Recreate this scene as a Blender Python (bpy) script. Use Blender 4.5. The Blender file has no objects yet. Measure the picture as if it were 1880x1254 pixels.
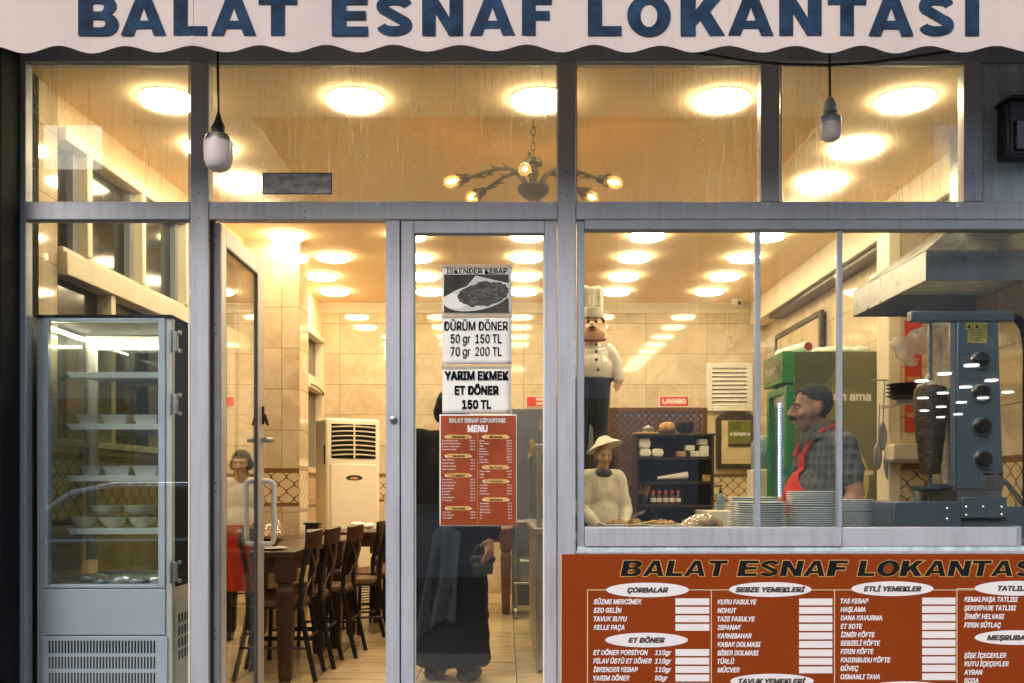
import bpy, bmesh, math, random
from mathutils import Vector, Matrix, noise
from mathutils.geometry import tessellate_polygon
random.seed(7)
R = math.radians
S = bpy.context.scene
COL = S.collection

# ------------------------------------------------------------------ camera
F = 1828.0; CX = 930.0; HY = 898.0; EZ = 1.14      # focal length (photo px), vanishing point, eye height (m)
cam_d = bpy.data.cameras.new("camera")
cam = bpy.data.objects.new("camera", cam_d); COL.objects.link(cam)
cam.location = (0, 0, EZ); cam.rotation_euler = (R(90), 0, 0)
cam_d.sensor_width = 36.0; cam_d.lens = F / 1880 * 36.0
cam_d.shift_x = (940 - CX) / 1880; cam_d.shift_y = (HY - 627) / 1880
cam_d.clip_start = 0.05; cam_d.clip_end = 500
S.camera = cam
# ------------------------------------------------------------------ sky, sun, exposure
SUN_EL, SUN_AZ = 38, 205          # soft evening overcast, light from behind the camera
W = bpy.data.worlds.new("World"); S.world = W; W.use_nodes = True
wn = W.node_tree.nodes; wl = W.node_tree.links
sky = wn.new("ShaderNodeTexSky"); sky.sky_type = 'NISHITA'; sky.sun_disc = False
sky.sun_elevation = R(SUN_EL); sky.sun_rotation = R(SUN_AZ); sky.dust_density = 4.0; sky.air_density = 1.0
wl.new(sky.outputs[0], wn["Background"].inputs[0]); wn["Background"].inputs[1].default_value = 0.115
sd = bpy.data.lights.new("sun", 'SUN'); sd.energy = 0.55; sd.angle = R(25); sd.color = (.94, 0.95, 1.0)
sun = bpy.data.objects.new("sun", sd); COL.objects.link(sun)
sdir = Vector((math.sin(R(SUN_AZ)) * math.cos(R(SUN_EL)), math.cos(R(SUN_AZ)) * math.cos(R(SUN_EL)), math.sin(R(SUN_EL))))
sun.rotation_euler = sdir.to_track_quat('Z', 'Y').to_euler()
S.view_settings.view_transform = 'Standard'; S.view_settings.look = 'None'
S.view_settings.exposure = 0.95; S.view_settings.gamma = 1.0
LAMP = 23.0                        # radiance of the ceiling lights
S.cycles.transparent_max_bounces = 32; S.cycles.max_bounces = 10; S.cycles.diffuse_bounces = 5
S.cycles.caustics_reflective = False; S.cycles.caustics_refractive = False
S.cycles.sample_clamp_indirect = 10.0
S.cycles.use_denoising = True

def X(px, Y): return (px - CX) * Y / F
def Z(py, Y): return EZ + (HY - py) * Y / F

# ------------------------------------------------------------------ materials
def nt(name):
    m = bpy.data.materials.new(name); m.use_nodes = True
    return m, m.node_tree.nodes, m.node_tree.links, m.node_tree.nodes["Principled BSDF"]
def rgb(c): return (c[0], c[1], c[2], 1.0)
def mathn(n, l, op, a, b=None, c=None):
    x = n.new("ShaderNodeMath"); x.operation = op
    for i, v in enumerate((a, b, c)):
        if v is None: continue
        if isinstance(v, (int, float)): x.inputs[i].default_value = v
        else: l.new(v, x.inputs[i])
    return x.outputs[0]
def mix(n, l, f, a, b):
    x = n.new("ShaderNodeMix"); x.data_type = 'RGBA'
    for s, v in ((0, f), (6, a), (7, b)):
        if isinstance(v, (int, float)): x.inputs[s].default_value = v
        elif isinstance(v, tuple): x.inputs[s].default_value = rgb(v)
        else: l.new(v, x.inputs[s])
    return x.outputs[2]
def noisen(n, l, scale, detail=4, vec=None, rough=.5, dist=0.0):
    x = n.new("ShaderNodeTexNoise"); x.inputs["Scale"].default_value = scale
    x.inputs["Detail"].default_value = detail; x.inputs["Roughness"].default_value = rough
    x.inputs["Distortion"].default_value = dist
    if vec is not None: l.new(vec, x.inputs["Vector"])
    return x.outputs[0]
def mapv(n, l, vec, sc=(1, 1, 1), loc=(0, 0, 0)):
    x = n.new("ShaderNodeMapping"); x.inputs["Scale"].default_value = sc; x.inputs["Location"].default_value = loc
    l.new(vec, x.inputs[0]); return x.outputs[0]
def objco(n): return n.new("ShaderNodeTexCoord").outputs["Object"]
def ramp(n, l, f, a, b):
    x = n.new("ShaderNodeMapRange"); x.inputs[1].default_value = a; x.inputs[2].default_value = b
    l.new(f, x.inputs[0]); return x.outputs[0]
def bump(n, l, h, p, strength=.2, dist=.01):
    b = n.new("ShaderNodeBump"); b.inputs["Strength"].default_value = strength; b.inputs["Distance"].default_value = dist
    l.new(h, b.inputs["Height"]); l.new(b.outputs[0], p.inputs["Normal"])
def mat(name, c, rough=.5, metal=0.0, var=.12, scale=6.0, bmp=0.0, bscale=40.0, stretch=(1, 1, 1), coat=0.0, spec=None):
    m, n, l, p = nt(name)
    p.inputs["Specular IOR Level"].default_value = spec if spec is not None else (.15 if rough >= .7 else .5)
    co = mapv(n, l, objco(n), stretch)
    f = ramp(n, l, noisen(n, l, scale, 5, co), .3, .7)
    lo = tuple(max(0, v * (1 - var)) for v in c); hi = tuple(min(1, v * (1 + var)) for v in c)
    l.new(mix(n, l, f, lo, hi), p.inputs["Base Color"])
    r = mathn(n, l, 'MULTIPLY_ADD', f, .12, max(.02, rough - .06)); l.new(r, p.inputs["Roughness"])
    p.inputs["Metallic"].default_value = metal; p.inputs["Coat Weight"].default_value = coat
    if bmp: bump(n, l, noisen(n, l, bscale, 4, co), p, bmp, .004)
    return m
def emit(name, c, s, glossy=False):
    m, n, l, p = nt(name)
    p.inputs["Base Color"].default_value = rgb((.8, .8, .8)); p.inputs["Emission Color"].default_value = rgb(c)
    p.inputs["Emission Strength"].default_value = s; p.inputs["Roughness"].default_value = .3
    return m
def glass(name, tint=(.93, .96, .95), dust=0.0, streaks=0.0, refl=1.0, film=0.0, frough=.28):
    """window glass: clear sheet with Fresnel mirror reflections and, where dirty, a film of dust and dried runs"""
    m, n, l, p = nt(name); n.remove(p)
    out = n["Material Output"]
    tr = n.new("ShaderNodeBsdfTransparent"); tr.inputs[0].default_value = rgb(tint)
    gl = n.new("ShaderNodeBsdfGlossy"); gl.inputs["Roughness"].default_value = .01
    gl.inputs[0].default_value = rgb((.93, .97, 1))
    fr = n.new("ShaderNodeFresnel"); gm = n.new("ShaderNodeNewGeometry")
    l.new(mathn(n, l, 'MULTIPLY_ADD', gm.outputs["Backfacing"], 1 / 1.5 - 1.5, 1.5), fr.inputs[0])   # same mirror strength on both faces of the sheet
    ff = mathn(n, l, 'MULTIPLY', fr.outputs[0], refl)
    st = None; res = tr.outputs[0]
    if streaks:
        co = gm.outputs["Position"]
        v1 = mapv(n, l, co, (40, 1, 1.3)); v2 = mapv(n, l, co, (120, 1, 3.0))
        s1 = ramp(n, l, noisen(n, l, 1.0, 6, v1, .6, .35), .5, .8)
        s2 = ramp(n, l, noisen(n, l, 1.0, 5, v2, .65, .6), .56, .72)
        patch = ramp(n, l, noisen(n, l, 1.6, 3, co), .36, .66)
        vo = n.new("ShaderNodeTexVoronoi"); vo.inputs["Scale"].default_value = 85
        l.new(mapv(n, l, co, (1, 1, .6)), vo.inputs[0])
        spk = mathn(n, l, 'LESS_THAN', vo.outputs["Distance"], .16)
        spk = mathn(n, l, 'MULTIPLY', spk, mathn(n, l, 'GREATER_THAN', noisen(n, l, 14, 2, co), .57))
        st = mathn(n, l, 'ADD', mathn(n, l, 'MULTIPLY', s1, .35), s2)
        st = mathn(n, l, 'MULTIPLY', mathn(n, l, 'MAXIMUM', st, spk), mathn(n, l, 'MULTIPLY_ADD', patch, .9, .10))
    if film:        # greasy film and dried drops: part of the light is scattered forward, so lamps behind bloom
        rf = n.new("ShaderNodeBsdfRefraction"); rf.inputs["IOR"].default_value = 1.025; rf.inputs["Roughness"].default_value = frough
        rf.inputs[0].default_value = rgb(tint); mf = n.new("ShaderNodeMixShader")
        if st is not None: l.new(mathn(n, l, 'MULTIPLY_ADD', st, streaks, film), mf.inputs[0])
        else: mf.inputs[0].default_value = film
        l.new(tr.outputs[0], mf.inputs[1]); l.new(rf.outputs[0], mf.inputs[2]); res = mf.outputs[0]
    ms = n.new("ShaderNodeMixShader"); l.new(ff, ms.inputs[0]); l.new(res, ms.inputs[1]); l.new(gl.outputs[0], ms.inputs[2])
    res = ms.outputs[0]
    if dust:
        df = n.new("ShaderNodeBsdfDiffuse"); df.inputs[0].default_value = rgb((.75, .72, .66))
        tl = n.new("ShaderNodeBsdfTranslucent"); tl.inputs[0].default_value = rgb((.8, .76, .68))
        dm = n.new("ShaderNodeMixShader"); dm.inputs[0].default_value = .6
        l.new(df.outputs[0], dm.inputs[1]); l.new(tl.outputs[0], dm.inputs[2])
        m2 = n.new("ShaderNodeMixShader")
        if st is not None: l.new(mathn(n, l, 'MULTIPLY_ADD', st, streaks * .30, dust), m2.inputs[0])
        else: m2.inputs[0].default_value = dust
        l.new(res, m2.inputs[1]); l.new(dm.outputs[0], m2.inputs[2])
        res = m2.outputs[0]
    l.new(res, out.inputs[0]); return m
def tile_mat(name, axis, u0, uw, v0, vh, c=(.66, .57, .43), line=.0035, ogee=None, rough=.055):
    """marble wall tiles; axis 'x' or 'y' runs along the wall, z up.  ogee=(z0,z1) prints a trellis band"""
    m, n, l, p = nt(name)
    pos = n.new("ShaderNodeNewGeometry").outputs["Position"]
    sp = n.new("ShaderNodeSeparateXYZ"); l.new(pos, sp.inputs[0])
    u = sp.outputs[0 if axis == 'x' else 1]; v = sp.outputs[2]
    def grid(q, o, w):
        a = mathn(n, l, 'PINGPONG', mathn(n, l, 'SUBTRACT', q, o), w / 2)
        return mathn(n, l, 'LESS_THAN', a, line / 2 * 1.3)
    g = mathn(n, l, 'MAXIMUM', grid(u, u0, uw), grid(v, v0, vh))
    cell = n.new("ShaderNodeTexWhiteNoise"); cell.noise_dimensions = '2D'
    cb = n.new("ShaderNodeCombineXYZ")
    l.new(mathn(n, l, 'FLOOR', mathn(n, l, 'DIVIDE', mathn(n, l, 'SUBTRACT', u, u0), uw)), cb.inputs[0])
    l.new(mathn(n, l, 'FLOOR', mathn(n, l, 'DIVIDE', mathn(n, l, 'SUBTRACT', v, v0), vh)), cb.inputs[1])
    l.new(cb.outputs[0], cell.inputs[0])
    off = n.new("ShaderNodeVectorMath"); off.operation = 'MULTIPLY_ADD'
    l.new(cell.outputs[1], off.inputs[0]); off.inputs[1].default_value = (9, 9, 9); l.new(pos, off.inputs[2])
    a = ramp(n, l, noisen(n, l, 3.2, 8, off.outputs[0], .62, 1.2), .32, .7)
    b = ramp(n, l, noisen(n, l, 16, 6, off.outputs[0], .7, .6), .5, .78)
    dark = tuple(x * k for x, k in zip(c, (.80, .74, .66))); lt = tuple(min(1, x * 1.1) for x in c)
    col = mix(n, l, a, dark, lt)
    col = mix(n, l, mathn(n, l, 'MULTIPLY', b, .35), col, tuple(x * k for x, k in zip(c, (.66, .55, .42))))
    tone = mathn(n, l, 'MULTIPLY_ADD', cell.outputs[0], .14, .93)
    hv = n.new("ShaderNodeMix"); hv.data_type = 'RGBA'; hv.blend_type = 'MULTIPLY'; hv.inputs[0].default_value = 1
    l.new(col, hv.inputs[6]); cc = n.new("ShaderNodeCombineXYZ")
    for i in range(3): l.new(tone, cc.inputs[i])
    l.new(cc.outputs[0], hv.inputs[7]); col = hv.outputs[2]
    if ogee:
        Wd, Hd, t = .125, .118, .055
        cs = mathn(n, l, 'MULTIPLY', mathn(n, l, 'COSINE', mathn(n, l, 'MULTIPLY', v, 2 * math.pi / Hd)), .25)
        un = mathn(n, l, 'DIVIDE', u, Wd)
        d1 = mathn(n, l, 'PINGPONG', mathn(n, l, 'SUBTRACT', un, cs), .5)
        d2 = mathn(n, l, 'PINGPONG', mathn(n, l, 'ADD', mathn(n, l, 'ADD', un, .5), cs), .5)
        og = mathn(n, l, 'LESS_THAN', mathn(n, l, 'MINIMUM', d1, d2), t)
        band = mathn(n, l, 'MULTIPLY', mathn(n, l, 'GREATER_THAN', v, ogee[0]), mathn(n, l, 'LESS_THAN', v, ogee[1]))
        base = mix(n, l, mathn(n, l, 'MULTIPLY', og, 1.0), (.68, .56, .38), (.16, .085, .04))
        col = mix(n, l, band, col, base)
        bd = mathn(n, l, 'MAXIMUM',
                   mathn(n, l, 'COMPARE', v, ogee[1] + .02, .02), mathn(n, l, 'COMPARE', v, ogee[0] - .015, .015))
        col = mix(n, l, bd, col, (.20, .11, .05))
        g = mathn(n, l, 'MULTIPLY', g, mathn(n, l, 'SUBTRACT', 1.0, band))
    col = mix(n, l, g, col, (.20, .13, .07))
    l.new(col, p.inputs["Base Color"]); p.inputs["Roughness"].default_value = rough
    p.inputs["Specular IOR Level"].default_value = .6
    bump(n, l, mathn(n, l, 'MULTIPLY_ADD', g, -1.0, mathn(n, l, 'MULTIPLY', a, .05)), p, .12, .002)
    return m
def alu_mat(name, c, var=.07):
    """painted aluminium with vertical grime runs, small dents and scratches"""
    m, n, l, p = nt(name)
    pos = n.new("ShaderNodeNewGeometry").outputs["Position"]
    g1 = ramp(n, l, noisen(n, l, 1.0, 6, mapv(n, l, pos, (30, 30, 2)), .6), .45, .8)
    g2 = ramp(n, l, noisen(n, l, 3.5, 6, pos, .65), .35, .7)
    fine = noisen(n, l, 260, 2, pos)
    col = mix(n, l, g2, tuple(x * (1 - var) for x in c), tuple(x * (1 + var) for x in c))
    col = mix(n, l, mathn(n, l, 'MULTIPLY', g1, .36), col, (.15, .145, .14))
    sp = mathn(n, l, 'GREATER_THAN', noisen(n, l, 55, 3, pos, .7), .74)
    col = mix(n, l, mathn(n, l, 'MULTIPLY', sp, .7), col, (.08, .08, .08))
    l.new(col, p.inputs["Base Color"]); p.inputs["Roughness"].default_value = .42; p.inputs["Metallic"].default_value = .15
    bump(n, l, mathn(n, l, 'MULTIPLY_ADD', fine, .3, g2), p, .06, .003)
    return m
def steel_mat(name, c=(.55, .56, .57), rough=.3, st=(3, 3, 90)):
    m, n, l, p = nt(name)
    co = objco(n)
    f = noisen(n, l, 1.0, 4, mapv(n, l, co, st), .7)
    g = ramp(n, l, noisen(n, l, 5, 5, co, .6), .35, .7)
    l.new(mix(n, l, g, tuple(x * .86 for x in c), c), p.inputs["Base Color"])
    l.new(mathn(n, l, 'MULTIPLY_ADD', f, .25, rough - .1), p.inputs["Roughness"])
    p.inputs["Metallic"].default_value = 1.0; bump(n, l, f, p, .08, .002)
    return m
def wood_mat(name, c, rough=.35, st=(14, 14, 1.2)):
    m, n, l, p = nt(name)
    co = mapv(n, l, objco(n), st)
    f = ramp(n, l, noisen(n, l, 2.2, 7, co, .6, 1.2), .3, .72)
    l.new(mix(n, l, f, tuple(x * .62 for x in c), tuple(x * 1.25 for x in c)), p.inputs["Base Color"])
    p.inputs["Roughness"].default_value = rough; p.inputs["Coat Weight"].default_value = .15
    bump(n, l, f, p, .1, .002); return m
def plaid_mat():
    m, n, l, p = nt("plaid_cotton")
    co = objco(n); sp = n.new("ShaderNodeSeparateXYZ"); l.new(co, sp.inputs[0])
    wob = mathn(n, l, 'MULTIPLY', noisen(n, l, 7, 3, co), .03)
    u = mathn(n, l, 'ADD', mathn(n, l, 'ADD', sp.outputs[0], mathn(n, l, 'MULTIPLY', sp.outputs[1], .9)), wob)
    v = mathn(n, l, 'ADD', sp.outputs[2], wob)
    col = (.050, .052, .055)
    first = True
    for q, w, t, cc, k in ((u, .05, .010, (.095, .10, .10), .8), (v, .05, .010, (.095, .10, .10), .8),
                           (u, .05, .0016, (.40, .36, .26), .7), (v, .052, .0016, (.40, .36, .26), .7),
                           (u, .025, .0012, (.018, .018, .02), .8), (v, .026, .0012, (.018, .018, .02), .8)):
        f = mathn(n, l, 'MULTIPLY', mathn(n, l, 'LESS_THAN', mathn(n, l, 'PINGPONG', q, w / 2), t), k)
        col = mix(n, l, f, col, cc)
    l.new(col, p.inputs["Base Color"]); p.inputs["Roughness"].default_value = .9
    bump(n, l, mathn(n, l, 'MULTIPLY_ADD', noisen(n, l, 9, 3, co), 1.0, mathn(n, l, 'MULTIPLY', noisen(n, l, 400, 2, co), .1)), p, .6, .012)
    return m
def skin_mat(name, c):
    m, n, l, p = nt(name)
    co = objco(n)
    f = ramp(n, l, noisen(n, l, 22, 5, co), .3, .75)
    l.new(mix(n, l, f, tuple(x * k for x, k in zip(c, (.8, .74, .7))), tuple(min(1, x * 1.08) for x in c)), p.inputs["Base Color"])
    p.inputs["Roughness"].default_value = .5; p.inputs["Subsurface Weight"].default_value = .08
    p.inputs["Subsurface Radius"].default_value = (.02, .008, .004)
    bump(n, l, noisen(n, l, 60, 4, co), p, .25, .003); return m
def floor_mat():
    m, n, l, p = nt("floor_marble")
    pos = n.new("ShaderNodeNewGeometry").outputs["Position"]
    sp = n.new("ShaderNodeSeparateXYZ"); l.new(pos, sp.inputs[0])
    g = None
    for q, o in ((sp.outputs[0], .06), (sp.outputs[1], .2)):
        a = mathn(n, l, 'LESS_THAN', mathn(n, l, 'PINGPONG', mathn(n, l, 'SUBTRACT', q, o), .3), .003)
        g = a if g is None else mathn(n, l, 'MAXIMUM', g, a)
    cb = n.new("ShaderNodeCombineXYZ")
    l.new(mathn(n, l, 'FLOOR', mathn(n, l, 'DIVIDE', mathn(n, l, 'SUBTRACT', sp.outputs[0], .06), .6)), cb.inputs[0])
    l.new(mathn(n, l, 'FLOOR', mathn(n, l, 'DIVIDE', mathn(n, l, 'SUBTRACT', sp.outputs[1], .2), .6)), cb.inputs[1])
    wn_ = n.new("ShaderNodeTexWhiteNoise"); wn_.noise_dimensions = '2D'; l.new(cb.outputs[0], wn_.inputs[0])
    off = n.new("ShaderNodeVectorMath"); off.operation = 'MULTIPLY_ADD'
    l.new(wn_.outputs[1], off.inputs[0]); off.inputs[1].default_value = (7, 7, 7); l.new(pos, off.inputs[2])
    vn = ramp(n, l, noisen(n, l, 1.7, 9, mapv(n, l, off.outputs[0], (.55, 2.6, 1)), .68, 2.2), .5, .7)
    cl = ramp(n, l, noisen(n, l, 1.1, 5, off.outputs[0], .5, .8), .3, .7)
    col = mix(n, l, cl, (.64, .49, .29), (.82, .64, .40))
    col = mix(n, l, mathn(n, l, 'MULTIPLY', vn, .8), col, (.12, .085, .05))
    col = mix(n, l, g, col, (.08, .06, .04))
    l.new(col, p.inputs["Base Color"]); p.inputs["Roughness"].default_value = .22
    return m

M = {}
M['alu'] = alu_mat("grey_painted_aluminium", (.45, .475, .54))
M['alu2'] = alu_mat("blue_grey_aluminium", (.34, .385, .45))
M['alu_dark'] = mat("dark_weathered_panel", (.50, .62, .66), .55, var=.25, scale=3, stretch=(6, 6, 1))
M['doorback'] = glass('tinted_back_glass', (.56, .60, .50), refl=1.6)
M['hinge'] = mat('dark_grey_metal', (.15, .155, .165), .5)
M['rubber'] = mat("black_gasket", (.012, .012, .013), .6)
M['black'] = mat("black_plastic", (.014, .014, .015), .35)
M['blackwall'] = mat("black_wall", (.01, .012, .014), .8, var=.4)
M['awning'] = mat("awning_canvas", (.56, .485, .455), .85, var=.08, scale=2.2, bmp=.35, bscale=26, stretch=(2.2, 1, .6))
M['navy'] = mat("navy_paint", (.015, .036, .075), .8, var=.55, scale=13)
M['glass'] = glass("clear_glass", dust=.004, streaks=.05, refl=2.2, film=.014, frough=.8)
M['dirty'] = glass("dirty_glass", dust=.022, streaks=.42, film=.085, frough=.9)
M['thin'] = glass("cabinet_glass", (.95, .97, .96), refl=.8)
M['darkglass'] = mat("dark_window_glass", (.022, .025, .022), .06, var=.5, scale=2)
M['ceil'] = mat("ceiling_paint", (.89, .70, .47), .8, var=.03, scale=2)
M['tray'] = mat("ceiling_tray_paint", (.88, .60, .28), .75, var=.03, scale=2)
M['trim'] = mat("cream_paint", (.78, .70, .56), .45, var=.05)
M['back'] = tile_mat("marble_back_wall", 'x', X(1186, 10.86), .668, Z(594, 10.86) - 4 * .332, .332, ogee=(1.03, 1.27))
M['side'] = tile_mat("marble_side_wall", 'y', 5.1, .66, Z(594, 10.86) - 4 * .332, .332, ogee=(.98, 1.29))
M['floor'] = floor_mat()
M['steel'] = steel_mat("brushed_steel")
M['steel2'] = steel_mat("worn_steel", (.42, .43, .44), .38, (4, 4, 30))
M['bluesteel'] = mat("dull_blue_steel", (.125, .165, .215), .34, .4, var=.12, scale=2, stretch=(1, 1, .4))
M['hood'] = mat("hood_steel", (.27, .285, .31), .30, .85, var=.16, scale=7, bmp=.3, bscale=30)
M['chrome'] = mat("chrome", (.75, .75, .75), .12, 1.0, var=.05)
M['white'] = mat("white_enamel", (.74, .74, .72), .32, var=.05)
M['fridge'] = mat("white_cabinet_enamel", (.60, .67, .80), .35, var=.05, scale=3)
M['plastic'] = mat("ivory_plastic", (.78, .72, .60), .4, var=.04)
M['slot'] = mat("vent_dark", (.012, .013, .015), .8)
M['paper'] = mat("paper", (.82, .81, .77), .8, var=.03, scale=9, bmp=.15, bscale=14)
M['paper2'] = mat("grey_paper", (.62, .62, .60), .7, var=.12, scale=5)
M['ink'] = mat("black_ink", (.012, .012, .013), .8, spec=.08)
M['inkgrey'] = mat("print_grey", (.055, .055, .05), .7, var=.5, scale=14)
M['printlight'] = mat("print_light", (.62, .61, .57), .6, var=.12, scale=10)
M['printdark'] = mat("print_meat", (.05, .048, .042), .6, var=.9, scale=60)
M['board'] = mat("rust_red_board", (.245, .040, .004), .75, var=.05, scale=2)
M['redposter'] = mat("red_brown_poster", (.30, .055, .015), .35, var=.22, scale=4)
M['boardwhite'] = mat("board_white", (.78, .75, .76), .5, var=.02)
M['brownink'] = mat("brown_ink", (.07, .045, .03), .6)
M['gold'] = mat("gold_print", (.60, .36, .10), .5, var=.25, scale=20)
M['cream'] = mat("cream_line", (.80, .62, .40), .5, var=.03)
M['sign'] = mat("red_sign", (.60, .045, .015), .35, var=.08)
M['wood'] = wood_mat("dark_brown_wood", (.050, .020, .009))
M['wood2'] = wood_mat("reddish_brown_wood", (.17, .065, .022))
M['darkwood'] = wood_mat("near_black_wood", (.028, .017, .011))
M['tan'] = mat("tan_leather", (.13, .058, .02), .4, var=.2, bmp=.2)
M['blackmetal'] = mat("black_metal", (.018, .016, .015), .35, .4)
M['iron'] = mat("bronze_iron", (.018, .013, .009), .5, .4, var=.4, scale=20)
M['green'] = mat("green_plastic", (.016, .20, .045), .3, var=.06)
M['olive'] = mat("olive_print", (.12, .125, .03), .35, var=.4, scale=1.5)
M['lime'] = mat("lime_print", (.52, .47, .12), .35, var=.2, scale=2)
M['yellow'] = mat("yellow_sticker", (.50, .42, .05), .5, var=.1)
M['plate'] = mat("white_porcelain", (.74, .77, .78), .14, var=.03)
M['foil'] = mat("foil_tray", (.72, .71, .68), .3, .6, var=.1, bmp=.5, bscale=60)
M['bowl'] = mat("cream_bowl", (.76, .70, .54), .25, var=.04)
M['meat'] = mat("roasted_meat", (.030, .017, .011), .5, var=.7, scale=45, bmp=1.0, bscale=80, stretch=(1, 1, 2.5))
M['fat'] = mat("pale_fat", (.60, .48, .36), .5, var=.3, scale=20)
M['food'] = mat("food_rubble", (.42, .24, .09), .7, var=.6, scale=40)
M['bread'] = mat("bread_crust", (.45, .24, .08), .6, var=.4, scale=14)
M['bag'] = glass("plastic_film", (.97, .95, .9), dust=.55, streaks=.3, refl=2.5)
M['breadfilm'] = glass('bread_bag_film', (.98, .95, .9), dust=.16, streaks=.2, refl=2.0)
M['mirrorgreen'] = mat('painted_reflection_green', (.13, .15, .02), .3, var=.3, scale=3)
M['blueglass'] = mat("water_bottle_blue", (.16, .28, .40), .1, var=.2)
M['blackcloth'] = mat("black_cloth", (.005, .005, .006), .9, var=.3, bmp=.4, bscale=8)
M['greycloth'] = mat("blue_grey_cloth", (.026, .034, .046), .85, var=.2, bmp=.4, bscale=9)
M['scarfcloth'] = mat('slate_scarf', (.10, .12, .15), .9, var=.3, bmp=.5, bscale=12)
M['whitecloth'] = mat("white_knit", (.82, .80, .74), .9, var=.06, bmp=.8, bscale=13)
M['redcloth'] = mat("red_apron_cloth", (.52, .035, .014), .8, var=.12, bmp=.4, bscale=9)
M['redcord'] = mat("dark_red_scarf", (.25, .035, .02), .7)
M['plaid'] = plaid_mat()
M['skin'] = skin_mat("tanned_skin", (.37, .185, .105))
M['stubble'] = skin_mat("shaved_jaw_skin", (.25, .135, .085))
M['skin2'] = skin_mat("pale_skin", (.56, .34, .23))
M['hair'] = mat("dark_hair", (.010, .008, .007), .8, var=.7, scale=60, bmp=.8, bscale=90, stretch=(3, 1, 1))
M['greyhair'] = mat("dark_greying_hair", (.040, .037, .035), .8, var=.95, scale=60, bmp=.8, bscale=90, stretch=(3, 3, 1))
M['eye'] = mat("eye_white", (.34, .31, .28), .35)
M['doll'] = mat("glossy_painted_skin", (.70, .44, .33), .18, var=.06)
M['dollwhite'] = mat("glossy_white_paint", (.76, .76, .74), .16, var=.04, bmp=.3, bscale=7)
M['dollnavy'] = mat("glossy_navy_paint", (.015, .028, .05), .2)
M['lattice'] = wood_mat("lattice_wood", (.12, .042, .014))
M['bluepanel'] = mat("blue_back_panel", (.20, .27, .50), .6)
M['bluegrey'] = mat("blue_grey_panel", (.09, .11, .16), .6)
M['pave'] = mat("pavement", (.22, .21, .20), .85, var=.2, scale=3, bmp=.3)
M['road'] = mat("asphalt", (.05, .05, .052), .85, var=.2, scale=8, bmp=.4)
M['stucco'] = mat("grey_stucco", (.42, .43, .45), .9, var=.12, scale=1.5)
M['carpaint'] = mat("dark_car_paint", (.02, .022, .026), .15, coat=1.0)
LAMPC = (1.0, .77, .45)
M['lamp'] = emit("ceiling_light_glow", LAMPC, LAMP)
M["led"] = emit("led_glow", (1.0, .84, .55), 85.0)
M['ledblue'] = emit("cool_led_glow", (.70, .85, 1.0), 6.0)
M['lampcool'] = emit("cool_shop_light_glow", (1.0, .97, .92), 6.5)
M['filament'] = emit("filament_glow", (1.0, .52, .16), 22.0)
M['bulbglass'] = glass("amber_bulb_glass", (1.0, .86, .6), dust=.10, refl=1.0)
M['globe'] = mat("unlit_opal_bulb", (.70, .62, .61), .22, var=.05)

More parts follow.
